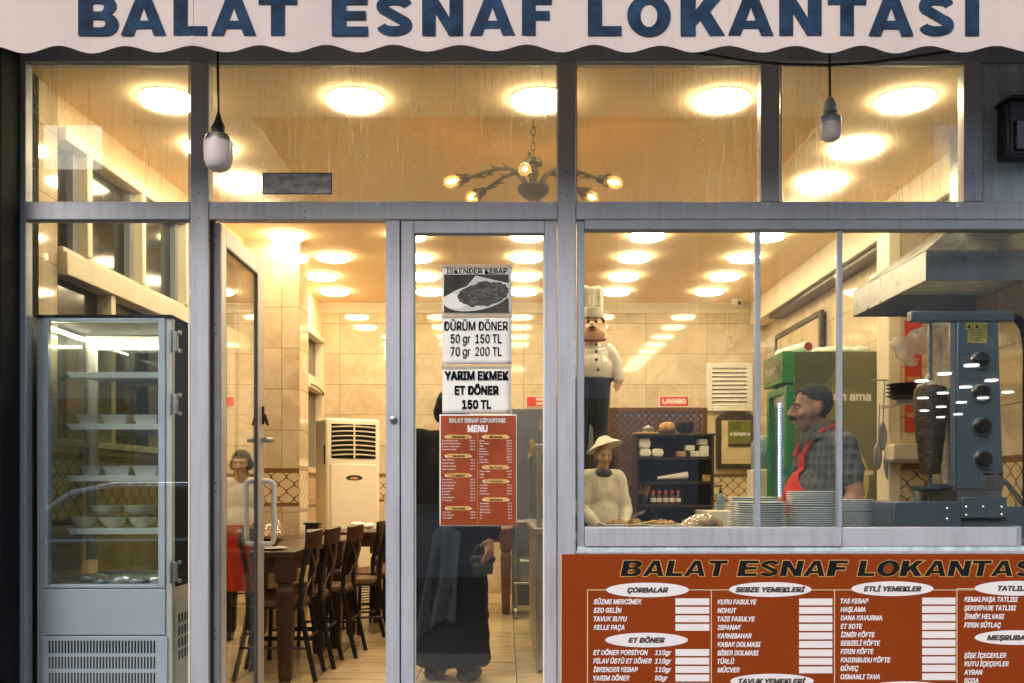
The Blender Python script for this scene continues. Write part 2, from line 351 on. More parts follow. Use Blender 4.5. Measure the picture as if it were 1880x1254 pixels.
# ------------------------------------------------------------------ mesh builder
def root_loc(o):
    while o.parent: o = o.parent
    return o.location.copy()
class MB:
    def __init__(self): self.v = []; self.f = []; self.mi = []
    def add(self, vs, fs, m=0):
        b = len(self.v); self.v += [Vector(p) for p in vs]
        for q in fs: self.f.append([b + i for i in q]); self.mi.append(m)
        return self
    def box(self, x0, x1, y0, y1, z0, z1, m=0, rot=None):
        vs = [(x, y, z) for z in (z0, z1) for y in (y0, y1) for x in (x0, x1)]
        if rot:
            c = Vector(((x0 + x1) / 2, (y0 + y1) / 2, (z0 + z1) / 2)); vs = [rot @ (Vector(p) - c) + c for p in vs]
        return self.add(vs, [(0, 2, 3, 1), (4, 5, 7, 6), (0, 1, 5, 4), (2, 6, 7, 3), (0, 4, 6, 2), (1, 3, 7, 5)], m)
    def quad(self, a, b, c, d, m=0): return self.add([a, b, c, d], [(0, 1, 2, 3)], m)
    def tube(self, pts, r, n=10, m=0, cap=True):
        pts = [Vector(p) for p in pts]; k = len(pts)
        rr = r if isinstance(r, (list, tuple)) else [r] * k
        vs = []; up = None
        for i, p in enumerate(pts):
            d = (pts[min(i + 1, k - 1)] - pts[max(i - 1, 0)]).normalized()
            if up is None: up = Vector((0, 0, 1)) if abs(d.z) < .9 else Vector((1, 0, 0))
            s = d.cross(up); s.normalize(); up = s.cross(d)
            for j in range(n):
                a = 2 * math.pi * j / n; vs.append(p + (s * math.cos(a) + up * math.sin(a)) * rr[i])
        fs = [(i * n + j, i * n + (j + 1) % n, (i + 1) * n + (j + 1) % n, (i + 1) * n + j) for i in range(k - 1) for j in range(n)]
        if cap: fs += [tuple(range(n - 1, -1, -1)), tuple(range((k - 1) * n, k * n))]
        return self.add(vs, fs, m)
    def lathe(self, c, prof, n=32, m=0, axis='z', sx=1, sy=1):
        """prof: (radius, height) list from c, revolved"""
        c = Vector(c); vs = []
        for r, h in prof:
            for j in range(n):
                a = 2 * math.pi * j / n; q = (r * math.cos(a) * sx, r * math.sin(a) * sy, h)
                if axis == 'y': q = (q[0], -q[2], q[1])
                if axis == 'x': q = (q[2], q[0], q[1])
                vs.append(c + Vector(q))
        k = len(prof)
        fs = [(i * n + j, i * n + (j + 1) % n, (i + 1) * n + (j + 1) % n, (i + 1) * n + j) for i in range(k - 1) for j in range(n)]
        if prof[0][0] > 1e-5: fs.append(tuple(range(n - 1, -1, -1)))
        if prof[-1][0] > 1e-5: fs.append(tuple(range((k - 1) * n, k * n)))
        return self.add(vs, fs, m)
    def ell(self, c, r, n=16, m=0, rot=None):
        c = Vector(c); vs = []; k = n // 2 + 1
        for i in range(k):
            t = math.pi * i / (k - 1)
            for j in range(n):
                a = 2 * math.pi * j / n
                q = Vector((r[0] * math.sin(t) * math.cos(a), r[1] * math.sin(t) * math.sin(a), -r[2] * math.cos(t)))
                vs.append(c + (rot @ q if rot else q))
        fs = [(i * n + j, i * n + (j + 1) % n, (i + 1) * n + (j + 1) % n, (i + 1) * n + j) for i in range(k - 1) for j in range(n)]
        return self.add(vs, fs, m)
    def cap(self, p0, p1, r0, r1=None, n=14, m=0):
        """tapered capsule"""
        r1 = r0 if r1 is None else r1; p0 = Vector(p0); p1 = Vector(p1)
        self.ell(p0, (r0,) * 3, n, m); self.ell(p1, (r1,) * 3, n, m)
        return self.tube([p0, p1], [r0, r1], n, m)
    def prism(self, pts, y0, y1, m=0, plane='xz'):
        """extruded outline; pts in the plane, y0..y1 along its normal"""
        n = len(pts)
        def P(p, d): return {'xz': (p[0], d, p[1]), 'yz': (d, p[0], p[1]), 'xy': (p[0], p[1], d)}[plane]
        vs = [P(p, y0) for p in pts] + [P(p, y1) for p in pts]
        fs = [tuple(range(n)), tuple(range(2 * n - 1, n - 1, -1))] + [(i, i + n, (i + 1) % n + n, (i + 1) % n) for i in range(n)]
        return self.add(vs, fs, m)
    def flat(self, loops, y, m=0):
        """flat printed shape with holes in the x-z plane, facing the street"""
        ls = [[Vector((p[0], p[1], 0)) for p in lp] for lp in loops]
        tri = tessellate_polygon(ls); allp = [p for lp in ls for p in lp]
        vs = [(p.x, y, p.y) for p in allp]; fs = []
        for t in tri:
            a, b, c = (allp[i] for i in t)
            cr = (b.x - a.x) * (c.y - a.y) - (b.y - a.y) * (c.x - a.x)
            if abs(cr) < 1e-12: continue
            fs.append(t if cr > 0 else (t[0], t[2], t[1]))
        return self.add(vs, fs, m)
    def xf(self, mtx, start=0):
        for i in range(start, len(self.v)): self.v[i] = mtx @ self.v[i]
        return self
    def build(self, name, mt, parent=None, bevel=0, smooth=True, angle=40, origin=None):
        me = bpy.data.meshes.new(name)
        if origin is None:
            if parent is not None: origin = root_loc(parent)
            else:
                xs = [p.x for p in self.v]; ys = [p.y for p in self.v]; zs = [p.z for p in self.v]
                origin = Vector(((min(xs) + max(xs)) / 2, (min(ys) + max(ys)) / 2, min(zs)))
        me.from_pydata([tuple(p - origin) for p in self.v], [], self.f)
        for q in (mt if isinstance(mt, (list, tuple)) else [mt]): me.materials.append(M[q] if isinstance(q, str) else q)
        if len(me.materials) > 1: me.polygons.foreach_set('material_index', self.mi)
        bm = bmesh.new(); bm.from_mesh(me)
        if smooth and not getattr(self, 'open', False): bmesh.ops.recalc_face_normals(bm, faces=bm.faces)
        bm.to_mesh(me); bm.free()
        if smooth:
            me.shade_smooth(); me.set_sharp_from_angle(angle=R(angle))
        me.update()
        o = bpy.data.objects.new(name, me); COL.objects.link(o)
        if parent is not None: o.parent = parent
        else: o.location = origin
        if bevel:
            b = o.modifiers.new("bevel", 'BEVEL'); b.width = bevel; b.segments = 2; b.limit_method = 'ANGLE'; b.angle_limit = R(40)
        return o
def tag(o, label=None, cat=None, group=None, kind=None):
    for k, v in (('label', label), ('category', cat), ('group', group), ('kind', kind)):
        if v: o[k] = v
    return o
def thing(name, label, cat, loc=(0, 0, 0), group=None):
    o = bpy.data.objects.new(name, None); COL.objects.link(o); o.location = loc; o.empty_display_size = .1
    return tag(o, label, cat, group)
def kids(o): return [c for c in COL.objects if c.parent is o]
def dup(o, loc, rz=0.0, label=None):
    r = o.copy(); COL.objects.link(r); r.location = loc; r.rotation_euler = (0, 0, rz)
    if label: r['label'] = label
    for c in kids(o):
        d = c.copy(); COL.objects.link(d); d.parent = r
        for g in kids(c):
            e = g.copy(); COL.objects.link(e); e.parent = d
    return r
def blob(mb, voxel=.01, smooth=8):
    """merge overlapping volumes into one continuous skin"""
    me = bpy.data.meshes.new("tmp"); me.from_pydata([tuple(p) for p in mb.v], [], mb.f)
    bm = bmesh.new(); bm.from_mesh(me); bmesh.ops.recalc_face_normals(bm, faces=bm.faces); bm.to_mesh(me); bm.free()
    o = bpy.data.objects.new("tmp", me); COL.objects.link(o)
    r = o.modifiers.new("r", 'REMESH'); r.mode = 'VOXEL'; r.voxel_size = voxel
    s = o.modifiers.new("s", 'SMOOTH'); s.iterations = smooth; s.factor = .5
    dg = bpy.context.evaluated_depsgraph_get(); dg.update()
    out = bpy.data.meshes.new_from_object(o.evaluated_get(dg))
    bpy.data.objects.remove(o); out.shade_smooth()
    return out
def skin(me, name, mt, parent):
    me.materials.clear(); me.materials.append(M[mt]); me.name = name
    o = bpy.data.objects.new(name, me); COL.objects.link(o); o.parent = parent
    return o
def shell(me, pred, off, thick, name, mt, parent, rough=0.0, trim=14):
    """garment or hair: the faces of a skin that pass pred, lifted off it and given thickness"""
    bm = bmesh.new(); bm.from_mesh(me)
    dele = [f for f in bm.faces if not pred(f.calc_center_median(), f.normal)]
    bmesh.ops.delete(bm, geom=dele, context='FACES')
    for _ in range(trim):         # trim the cut edge to a clean line
        new = {}
        for v in bm.verts:
            be = [e for e in v.link_edges if e.is_boundary]
            if len(be) == 2: new[v] = v.co * .4 + (be[0].other_vert(v).co + be[1].other_vert(v).co) * .3
        for v, c in new.items(): v.co = c
    bm.normal_update()
    for v in bm.verts:
        k = off + (rough * (noise.noise(v.co * 40) + .6 * noise.noise(v.co * 95)) if rough else 0)
        v.co += v.normal * k
    m2 = bpy.data.meshes.new(name); bm.to_mesh(m2); bm.free(); m2.materials.append(M[mt]); m2.shade_smooth()
    o = bpy.data.objects.new(name, m2); COL.objects.link(o); o.parent = parent
    s = o.modifiers.new("thickness", 'SOLIDIFY'); s.thickness = thick; s.offset = 1
    return o

# ------------------------------------------------------------------ lettering
try:        # the sans-serif that ships inside Blender itself; falls back to the built-in one
    import os
    FONT = bpy.data.fonts.load(os.path.join(bpy.utils.resource_path('LOCAL'), 'datafiles', 'fonts', 'Inter.woff2'))
except Exception:
    FONT = None
def text_mesh(s, shear=0.0, res=3):
    c = bpy.data.curves.new("t", 'FONT'); c.body = s; c.size = 1.0; c.shear = shear; c.resolution_u = res
    if FONT: c.font = FONT
    o = bpy.data.objects.new("t", c); COL.objects.link(o)
    dg = bpy.context.evaluated_depsgraph_get(); dg.update()
    me = bpy.data.meshes.new_from_object(o.evaluated_get(dg))
    bpy.data.objects.remove(o); bpy.data.curves.remove(c)
    vs = [(v.co.x, v.co.y) for v in me.vertices]; fs = [tuple(p.vertices) for p in me.polygons]
    bpy.data.meshes.remove(me); return vs, fs
_cap = None
def put_text(mb, s, x, z, y, cap, width=None, bold=.02, shear=0.0, align='l', m=0, flip=False, cond=1.0, res=3):
    """letters of cap height `cap` with baseline z, starting at (or centred on, or ending at) x;
    bold: stroke growth, built from copies set a hair's breadth apart in depth"""
    global _cap
    if _cap is None:
        hv, _ = text_mesh("H"); _cap = max(p[1] for p in hv) - min(p[1] for p in hv)
    vs, fs = text_mesh(s, shear, res)
    if not vs: return mb
    k = cap / (_cap + 2 * bold); x0 = min(p[0] for p in vs) - bold; x1 = max(p[0] for p in vs) + bold
    kx = (width / (x1 - x0)) if width else k * cond
    w = (x1 - x0) * kx; ox = {'l': x, 'c': x - w / 2, 'r': x - w}[align]
    dirs = [(0, 0)] if bold < .015 else [(1, 1), (-1, 1), (1, -1), (-1, -1), (0, 0)] if bold > .025 else [(1, .6), (-1, -.6)]
    for q, (dx, dz) in enumerate(dirs):
        yy = y - q * .00022
        out = [(ox + ((p[0] + dx * bold - x0) * kx if not flip else w - (p[0] + dx * bold - x0) * kx), yy, z + (p[1] + bold + dz * bold) * k) for p in vs]
        mb.add(out, [f[::-1] if flip else f for f in fs], m)
    return mb
def arc(cx, cy, rx, ry, a0, a1, n=10):
    return [(cx + rx * math.cos(R(a0 + (a1 - a0) * i / n)), cy + ry * math.sin(R(a0 + (a1 - a0) * i / n))) for i in range(n + 1)]
def band(cen, t):
    """closed outline of a stroke of thickness t along a centre line"""
    L, Q = [], []
    for i, p in enumerate(cen):
        a = Vector(cen[max(i - 1, 0)]); b = Vector(cen[min(i + 1, len(cen) - 1)]); d = (b - a).normalized(); nn = Vector((-d.y, d.x)) * t / 2
        L.append((p[0] + nn.x, p[1] + nn.y)); Q.append((p[0] - nn.x, p[1] - nn.y))
    return L + Q[::-1]
T = .30
GL = {   # heavy sign-writer's capitals in a unit box
 'L': [[(0, 0), (1, 0), (1, .235), (.42, .235), (.42, 1), (0, 1)]],
 'T': [[(.32, 0), (.68, 0), (.68, .77), (1, .77), (1, 1), (0, 1), (0, .77), (.32, .77)]],
 'E': [[(0, 0), (1, 0), (1, .225), (.40, .225), (.40, .395), (.94, .395), (.94, .61), (.40, .61), (.40, .775), (.98, .775), (.98, 1), (0, 1)]],
 'F': [[(0, 0), (.46, 0), (.46, .385), (.93, .385), (.93, .61), (.46, .61), (.46, .775), (1, .775), (1, 1), (0, 1)]],
 'I': [[(0, 0), (1, 0), (1, 1), (0, 1)]],
 'N': [[(0, 0), (.33, 0), (.33, .55), (.66, 0), (1, 0), (1, 1), (.67, 1), (.67, .45), (.34, 1), (0, 1)]],
 'A': [[(0, 0), (.275, 0), (.335, .175), (.665, .175), (.725, 0), (1, 0), (.65, 1), (.35, 1)], [(.395, .37), (.605, .37), (.5, .70)]],
 'K': [[(0, 0), (.34, 0), (.34, .27), (.44, .39), (.65, 0), (1, 0), (.66, .60), (.97, 1), (.60, 1), (.34, .63), (.34, 1), (0, 1)]],
 'O': [arc(.5, .5, .5, .515, 0, 354, 36), arc(.5, .5, .195, .29, 0, 354, 30)],
 'B': [[(0, 0)] + arc(.66, .285, .34, .285, -90, 78, 10) + arc(.60, .75, .35, .25, -60, 90, 9) + [(0, 1)],
       [(.36, .205)] + arc(.58, .305, .095, .10, -90, 90, 8) + [(.36, .405)], [(.36, .60)] + arc(.55, .70, .09, .10, -90, 90, 8) + [(.36, .80)]],
}
GL['S'] = [band(arc(.5, .735, .34, .15, 8, 232, 18) + arc(.5, .265, .34, .15, 52, -172, 18), .235)]
def put_glyph(mb, ch, x0, x1, z0, z1, y, m=0, slant=0.0, outline=None):
    lp = [[(x0 + (x1 - x0) * p[0] + slant * (z1 - z0) * p[1], z0 + (z1 - z0) * p[1]) for p in l] for l in GL[ch]]
    mb.flat(lp, y, m)
    if outline:
        ob, t, om = outline
        for l in lp:
            n = len(l)
            for i in range(n):
                a = Vector(l[i]); b = Vector(l[(i + 1) % n]); d = b - a
                if d.length < 1e-6: continue
                d.normalize(); q = Vector((-d.y, d.x)) * t / 2; a = a - d * t / 2; b = b + d * t / 2
                ob.add([((a - q).x, y - .0006, (a - q).y), ((b - q).x, y - .0006, (b - q).y), ((b + q).x, y - .0006, (b + q).y), ((a + q).x, y - .0006, (a + q).y)], [(0, 1, 2, 3)], om)
# ================================================================== THE SHOPFRONT
YF = 4.70                         # front face of the aluminium frame
CZ = EZ + 2.02                    # ceiling height
DZ = -0.16                        # pavement outside
front = thing('shopfront', 'grey aluminium shopfront with big panes, an open glass door and a serving window', 'shopfront', (0, YF, 0))
def bar(name, px0, px1, z0, z1, y0=YF, y1=YF + .07, mt='alu', parent=front, bevel=.004):
    return MB().box(X(px0, y0), X(px1, y0), y0, y1, z0, z1).build(name, mt, parent, bevel=bevel)
ZH1, ZH0 = Z(60, YF), Z(113, YF); ZT1, ZT0 = Z(370, YF), Z(403, YF)
bar('post', 18, 47, DZ, ZH1, mt='alu2'); bar('post', 349, 383, DZ, ZH0 - .001, YF - .006)
bar('post', 1024, 1057, DZ, ZH0 - .001, YF - .006); bar('post', 1397, 1432, ZT1 + .001, ZH0 - .001)
bar('post', 1770, 1804, ZT1 + .001, ZH0 - .001); bar('post', 1960, 1990, DZ, ZH1)
bar('head_beam', 47.3, 1959.7, ZH0, ZH1, mt='alu2')
bar('transom', 47.3, 348.7, ZT0, ZT1); bar('transom', 383.3, 1023.7, ZT0, ZT1); bar('transom', 1057.3, 1959.7, ZT0, ZT1)
bar('side_panel', 1804.3, 1959.7, ZT1 + .001, ZH0 - .001, YF + .02, YF + .06, 'alu_dark')
# thin gaskets that frame each pane
def pane(px0, px1, z0, z1, mt='glass', y=YF + .032, parent=front, bead=True):
    a, b = X(px0, y), X(px1, y)
    g = MB().box(a + .001, b - .001, y, y + .005, z0 + .001, z1 - .001).build('window_pane', mt, parent, smooth=False)
    if bead:
        e = .007; q = MB()
        q.box(a, a + e, y - .006, y - .0005, z0, z1); q.box(b - e, b, y - .006, y - .0005, z0, z1)
        q.box(a + e, b - e, y - .006, y - .0005, z0, z0 + e); q.box(a + e, b - e, y - .006, y - .0005, z1 - e, z1)
        q.build('glazing_bead', 'trim', g)
    return g
pane(47, 349, ZT1, ZH0, 'dirty'); pane(383, 1024, ZT1, ZH0, 'dirty'); pane(1057, 1397, ZT1, ZH0, 'dirty'); pane(1432, 1770, ZT1, ZH0, 'dirty')
pane(47, 349, DZ + .1, ZT0, 'glass')
bar('sill_rail', 47.3, 348.7, DZ, DZ + .1)
# screw caps and drilled holes on the frame
for px, py in ((394, 377), (694, 377), (1012, 375), (1412, 376), (1757, 376)):
    MB().box(X(px - 4, YF), X(px + 4, YF), YF - .004, YF, Z(py + 4, YF), Z(py - 4, YF)).build('screw_cap', 'alu_dark', front, bevel=.001)
for px, py in ((366, 354), (366, 401), (1040, 316), (1040, 359), (1787, 318), (1787, 362), (343, 99), (560, 400), (1450, 104), (1385, 101), (560, 388)):
    yy = YF - .0065 if px in (366, 1040) else YF - .0005
    MB().lathe((X(px, YF), yy, Z(py, YF)), [(.0035, 0), (.0035, .001)], 10, axis='y').build('screw_hole', 'rubber', front)
# fixed door leaf with its meeting post
bar('door_post', 708, 734, DZ, ZT0 - .002); MB().box(X(734, YF), X(736, YF), YF + .012, YF + .06, DZ, ZT0).build('gasket', 'rubber', front)
fx = MB(); y0, y1 = YF + .004, YF + .052
fx.box(X(736, YF), X(760, YF), y0, y1, DZ + .02, ZT0 - .004)
fx.box(X(1000, YF), X(1022, YF), y0, y1, DZ + .02, ZT0 - .004)
fx.box(X(760, YF) + .0005, X(1000, YF) - .0005, y0, y1, Z(428, YF), ZT0 - .004)
fx.box(X(760, YF) + .0005, X(1000, YF) - .0005, y0, y1, DZ + .02, DZ + .14)
leaf = fx.build('fixed_door_leaf', 'alu', front, bevel=.004)
def subpane(px0, px1, z0, z1, y, parent, mt='glass'):
    return MB().box(X(px0, y), X(px1, y), y, y + .005, z0, z1).build('door_pane', mt, parent, smooth=False)
subpane(760, 1000, DZ + .14, Z(428, YF), YF + .028, leaf)
q = MB()
for a, b, c, d in ((760, 763, 428, 1300), (997, 1000, 428, 1300), (763, 997, 428, 431)):
    q.box(X(a, YF), X(b, YF), YF + .021, YF + .0275, Z(d, YF), Z(c, YF))
q.build('glazing_bead', 'trim', leaf)
for sx in (1, -1):                                   # mitre joints at the upper corners
    px = 735.5 if sx > 0 else 1022
    MB().tube([(X(px, YF), YF + .0035, ZT0 - .004), (X(px + sx * 24.5, YF), YF + .0035, Z(428, YF))], .0012, 5).build('mitre_joint', 'alu_dark', leaf)
lk = MB().lathe((X(722, YF), YF, Z(770, YF)), [(.017, 0), (.017, .012), (.012, .016)], 18, axis='y').build('lock_cylinder', 'steel2', front)
# open door leaf, hinged at the left and swung into the room
xa, xb = -1.405, -1.36; ya, yb = YF + .05, YF + .885; st = .085; zt = ZT0 - .008
d = MB(); d.box(xa, xb, ya, ya + st, DZ + .02, zt); d.box(xa, xb, yb - .135, yb, DZ + .02, zt)
d.box(xa, xb, ya + st, yb - .135, zt - .085, zt); d.box(xa, xb, ya + st, yb - .135, DZ + .02, DZ + .14)
door = d.build('door', 'alu', front, bevel=.004)
MB().box(xa + .028, xa + .034, ya + st, yb - .135, DZ + .14, zt - .085).build('door_pane', 'glass', door, smooth=False)
q = MB(); q.box(xb - .016, xb - .0005, ya + st, ya + st + .006, DZ + .14, zt - .085); q.box(xb - .012, xb - .0005, yb - .141, yb - .135, DZ + .14, zt - .085)
q.box(xb - .012, xb - .0005, ya + st, yb - .141, zt - .091, zt - .085); q.build('gasket', 'hinge', door)
for sx, x in ((1, xb), (-1, xa)):
    o = .065 * sx; h = MB(); yy = yb - st * .5
    h.tube([(x, yy, 1.185), (x + o * .6, yy, 1.185), (x + o * .9, yy, 1.178), (x + o, yy, 1.15), (x + o, yy, .87), (x + o * .9, yy, .842), (x + o * .6, yy, .835), (x, yy, .835)], .0145, 12)
    h.build('pull_handle', 'white', door)
lb = MB(); lb.box(xb, xb + .03, yb - .06, yb - .03, 1.40, 1.425); lb.lathe((xb + .04, yb - .045, 1.412), [(.014, -.02), (.016, 0), (.014, .02)], 14, axis='x'); lb.build('lock_knob', 'steel2', door)
lt = MB(); lt.box(xb, xb + .012, yb - .05, yb - .035, 1.50, 1.60); lt.cap((xb + .012, yb - .04, 1.55), (xb + .03, yb - .04, 1.50), .012, .008, 8); lt.build('latch', 'blackmetal', door)
MB().box(xa + .001, xb - .002, ya - .018, ya - .001, DZ + .02, zt).build('hinge_stile', 'hinge', door, bevel=.002)
for zz in (2.32, 1.9, 1.15, .45):
    for dz in (-.02, .02): MB().lathe((xa + .022, ya - .0185, zz + dz), [(.0045, 0), (.0045, .001)], 8, axis='y').build('hinge_screw', 'rubber', door)
MB().box(X(383, YF) + .003, X(388, YF), YF + .02, YF + .07, DZ, ZT0 - .002).build('gasket', 'rubber', front)
# sliding serving window
sw = MB(); sw.box(X(1060, YF), X(1073, YF), YF + .012, YF + .075, Z(1012, YF), ZT0 - .003)
sw.box(X(1073, YF), X(1959, YF), YF - .012, YF + .06, Z(422, YF), ZT0 - .004)
win = sw.build('serving_window_frame', 'alu2', front, bevel=.003)
rl = MB(); rl.box(X(1073, YF) + .001, X(1544, YF), YF - .014, YF + .07, Z(1003, YF), Z(968, YF))
rl.box(X(1547, YF), X(1866, YF), YF - .008, YF + .07, Z(1003, YF), Z(968, YF)); rl.build('window_rail', 'alu', win, bevel=.004)
MB().box(X(1544, YF), X(1547, YF), YF - .008, YF + .06, Z(1003, YF), Z(970, YF)).build('rail_joint', 'alu2', win)
MB().box(X(1866.3, YF), X(1876, YF), YF + .004, YF + .06, Z(1003, YF), Z(966, YF)).build('rail_joint', 'alu2', win)
MB().box(X(1060, YF), X(1959, YF), YF - .004, YF + .07, Z(1011, YF), Z(1003.3, YF)).build('track', 'alu_dark', win)
MB().box(X(1057.5, YF), X(1959, YF), YF - .026, YF + .07, Z(1017, YF), Z(1011.3, YF)).build('window_sill', 'alu', win, bevel=.003)
for a, b, dy in ((1387, 1397, .006), (1538, 1547, 0)):
    MB().box(X(a, YF), X(b, YF), YF + dy, YF + dy + .03, Z(967.7, YF), Z(422.5, YF)).build('mullion', 'alu2', win, bevel=.003)
for a, b, yy in ((1073, 1388, .045), (1396, 1539, .038), (1546, 1959, .03)):
    MB().box(X(a, YF), X(b, YF), YF + yy, YF + yy + .005, Z(967.7, YF), Z(422.5, YF)).build('window_pane', 'glass', win, smooth=False)
MB().box(X(1057.5, YF), X(1959.7, YF), YF + .03, YF + .08, DZ, Z(1017.3, YF)).build('apron_panel', 'alu', front)

# neighbour wall at the far left, wall above, opposite street
tag(MB().box(-3.6, X(17, 4.6), 4.52, 4.9, DZ, 3.6).build('neighbour_wall', 'blackwall', bevel=.01), 'black weathered wall strip at the left edge beside the shopfront', 'wall')
tag(MB().box(-6, 6, YF + .02, YF + .3, ZH1 + .002, 6.5).build('sky_blocking_wall', 'stucco'), 'unseen grey rendered wall above the shopfront, added to keep skylight out', 'wall')  # hidden box added above the frame to block the sky from the interior

# ------------------------------------------------------------------ awning
YA = 3.92
aw = thing('awning', 'pale pink canvas awning with scalloped edge and navy capital letters', 'awning', (0, YA, 0))
def edge(px):       # lower scalloped edge, photo pixels
    return 89.5 + 6.5 * math.sin((px - 15) / 123.0 * 2 * math.pi) * (1 + .1 * math.sin(px * .013)) + 1.2 * math.sin(px * .0045 + 1)
v = MB(); nx = 300; top = Z(-60, YA)
cols = []
for i in range(nx + 1):
    px = -120 + 2160 * i / nx; x = X(px, YA); zb = Z(edge(px), YA)
    wv = .0016 * math.sin(px * .012) + .0010 * math.sin(px * .031 + 1)
    cols.append([(x, YA + wv * (1 - k / 5) - .0 , zb + (top - zb) * k / 5) for k in range(6)])
for y_off, fl in ((0, False), (.004, True)):
    vs = [(p[0], p[1] + y_off, p[2]) for c in cols for p in c]
    fs = [(i * 6 + k, (i + 1) * 6 + k, (i + 1) * 6 + k + 1, i * 6 + k + 1) for i in range(nx) for k in range(5)]
    v.add(vs, [q[::-1] for q in fs] if fl else fs)
n6 = (nx + 1) * 6
v.f += [[i * 6, n6 + i * 6, n6 + (i + 1) * 6, (i + 1) * 6] for i in range(nx)]; v.mi += [0] * nx
val = v.build('valance', 'awning', aw)
hem = MB()
for i in range(nx):
    a, b = cols[i][0], cols[i + 1][0]
    hem.add([(a[0], a[1] - .0012, a[2] + .004), (b[0], b[1] - .0012, b[2] + .004), (b[0], b[1] - .0012, b[2] + .0085), (a[0], a[1] - .0012, a[2] + .0085)], [(0, 1, 2, 3)])
lt = MB()
spots = [('B', 144, 218), ('A', 222, 306), ('L', 319, 381), ('A', 388, 471), ('T', 475, 546), ('E', 609, 676), ('S', 688, 760), ('N', 775, 850), ('A', 862, 946), ('F', 958, 1013),
         ('L', 1079, 1141), ('O', 1151, 1231), ('K', 1249, 1331), ('A', 1336, 1420), ('N', 1430, 1508), ('T', 1519, 1590), ('A', 1594, 1677), ('S', 1683, 1754), ('I', 1771, 1797)]
for ch, a, b in spots: put_glyph(lt, ch, X(a, YA), X(b, YA), Z(66, YA), Z(-8, YA), YA - .0040)
lt.build('lettering', 'navy', val, smooth=False)
for px in (350, 1334):      # seams where two lengths of canvas are sewn
    MB().box(X(px, YA), X(px + 5, YA), YA - .0035, YA - .0030, Z(84, YA), top).build('seam', 'awning', val)
cn = MB(); cn.add([(-4.6, YA, top), (4.6, YA, top), (4.6, YF + .02, top + .55), (-4.6, YF + .02, top + .55),
                   (-4.6, YA, top + .012), (4.6, YA, top + .012), (4.6, YF + .02, top + .562), (-4.6, YF + .02, top + .562)],
                  [(0, 1, 2, 3), (7, 6, 5, 4), (0, 4, 5, 1), (3, 2, 6, 7)])
cn.build('canopy', 'awning', aw)
MB().tube([(-4.6, YA + .03, top - .02), (4.6, YA + .03, top - .02)], .018, 12).build('front_bar', 'alu', aw)

# ------------------------------------------------------------------ outdoor lamps, cable, wall lantern, sticker
def pendant(px, Y, ytop, y_sock, y_neck, y_rim, y_bot, r, label, kind):
    x = X(px, Y); t = thing('pendant_bulb', label, 'lamp', (x, Y, Z(y_bot, Y)), 'unlit bulbs hanging under the awning')
    MB().tube([(x - .004, Y, Z(ytop, Y)), (x - .002, Y, Z((ytop + y_sock) / 2, Y)), (x, Y, Z(y_sock, Y))], .0055, 8).build('cable', 'black', t)
    zs, zn, zr, zb = Z(y_sock, Y), Z(y_neck, Y), Z(y_rim, Y), Z(y_bot, Y)
    if kind:
        MB().lathe((x, Y, 0), [(.006, zs + .02), (.018, zs - .02), (.03, zs - .045), (.027, zs - .055), (.027, zs - .075)], 20).build('socket', 'black', t)
        MB().lathe((x, Y, 0), [(.024, zs - .07), (.025, zn + .01), (.032, zn - .01), (.05, zr + .03), (r * .97, zr + .008), (r, zr)], 28).build('bulb_base', 'steel2', t)
    else:
        MB().lathe((x, Y, 0), [(.008, zs + .01), (.018, zs), (.026, zs - .02), (.027, zn + .01), (.030, zn + .005), (.030, zn)], 20).build('socket', 'alu_dark', t)
        MB().lathe((x, Y, 0), [(.022, zn), (.024, zn - .01), (r * .9, zr + .03), (r, zr + .015), (r, zr)], 28).build('bulb_base', 'alu2', t)
    hh = zr - zb
    MB().lathe((x, Y, 0), [(r * .985, zr), (r, zr - hh * .3), (r * .95, zr - hh * .62), (r * .8, zr - hh * .85), (r * .5, zr - hh * .97), (0, zb)], 32).build('bulb', 'globe', t)
pendant(401, 4.25, 60, 215, 248, 262, 315, .062, 'larger unlit white bulb hanging on a black cable by the door', 1)
pendant(1524, 4.3, 60, 183, 206, 228, 260, .0475, 'smaller unlit white bulb hanging on a cable before the right upper pane', 0)
cb = MB(); yc = 4.55
cb.tube([(X(a, yc), yc, Z(b, yc)) for a, b in ((1190, 70), (1245, 90), (1300, 101), (1370, 112), (1440, 118), (1520, 119.5), (1600, 115), (1680, 104), (1760, 92), (1840, 70))], .007, 8)
tag(cb.build('power_cable', 'black'), 'black power cable sagging along the head of the upper panes', 'cable')
t = thing('wall_lantern', 'small black box lantern fixed to the dark panel at the right edge', 'lantern', (X(1880, 4.6), 4.6, Z(285, 4.6)))
MB().box(X(1852, 4.6), X(1925, 4.6), 4.6, 4.715, Z(284, 4.6), Z(183, 4.6)).build('lantern_body', 'black', t, bevel=.008)
MB().box(X(1863, 4.6), X(1915, 4.6), 4.585, 4.5995, Z(276, 4.6), Z(222, 4.6)).build('lantern_glass', 'darkglass', t, bevel=.004)
MB().box(X(1848, 4.6), X(1929, 4.6), 4.575, 4.717, Z(182.7, 4.6), Z(177, 4.6)).build('lantern_cap', 'black', t, bevel=.003)
ys = YF + .026
st_ = thing('blank_sticker', 'blank blue-grey sticker with worn paint stuck on the upper middle pane', 'sticker', (X(546, ys), ys, Z(357, ys)))
MB().box(X(482, ys), X(610, ys), ys, ys + .0015, Z(357, ys), Z(317, ys)).build('backing', mat('worn_blue_sticker', (.66, .74, .80), .6, var=.55, scale=16, stretch=(1, 1, 2.2)), st_)
q = MB()
for a, b, c, dd in ((482, 610, 317, 319), (482, 610, 355, 357), (482, 484, 319, 355), (608, 610, 319, 355)): q.box(X(a, ys), X(b, ys), ys - .0006, ys - .0001, Z(dd, ys), Z(c, ys))
q.build('border', 'bluegrey', st_)

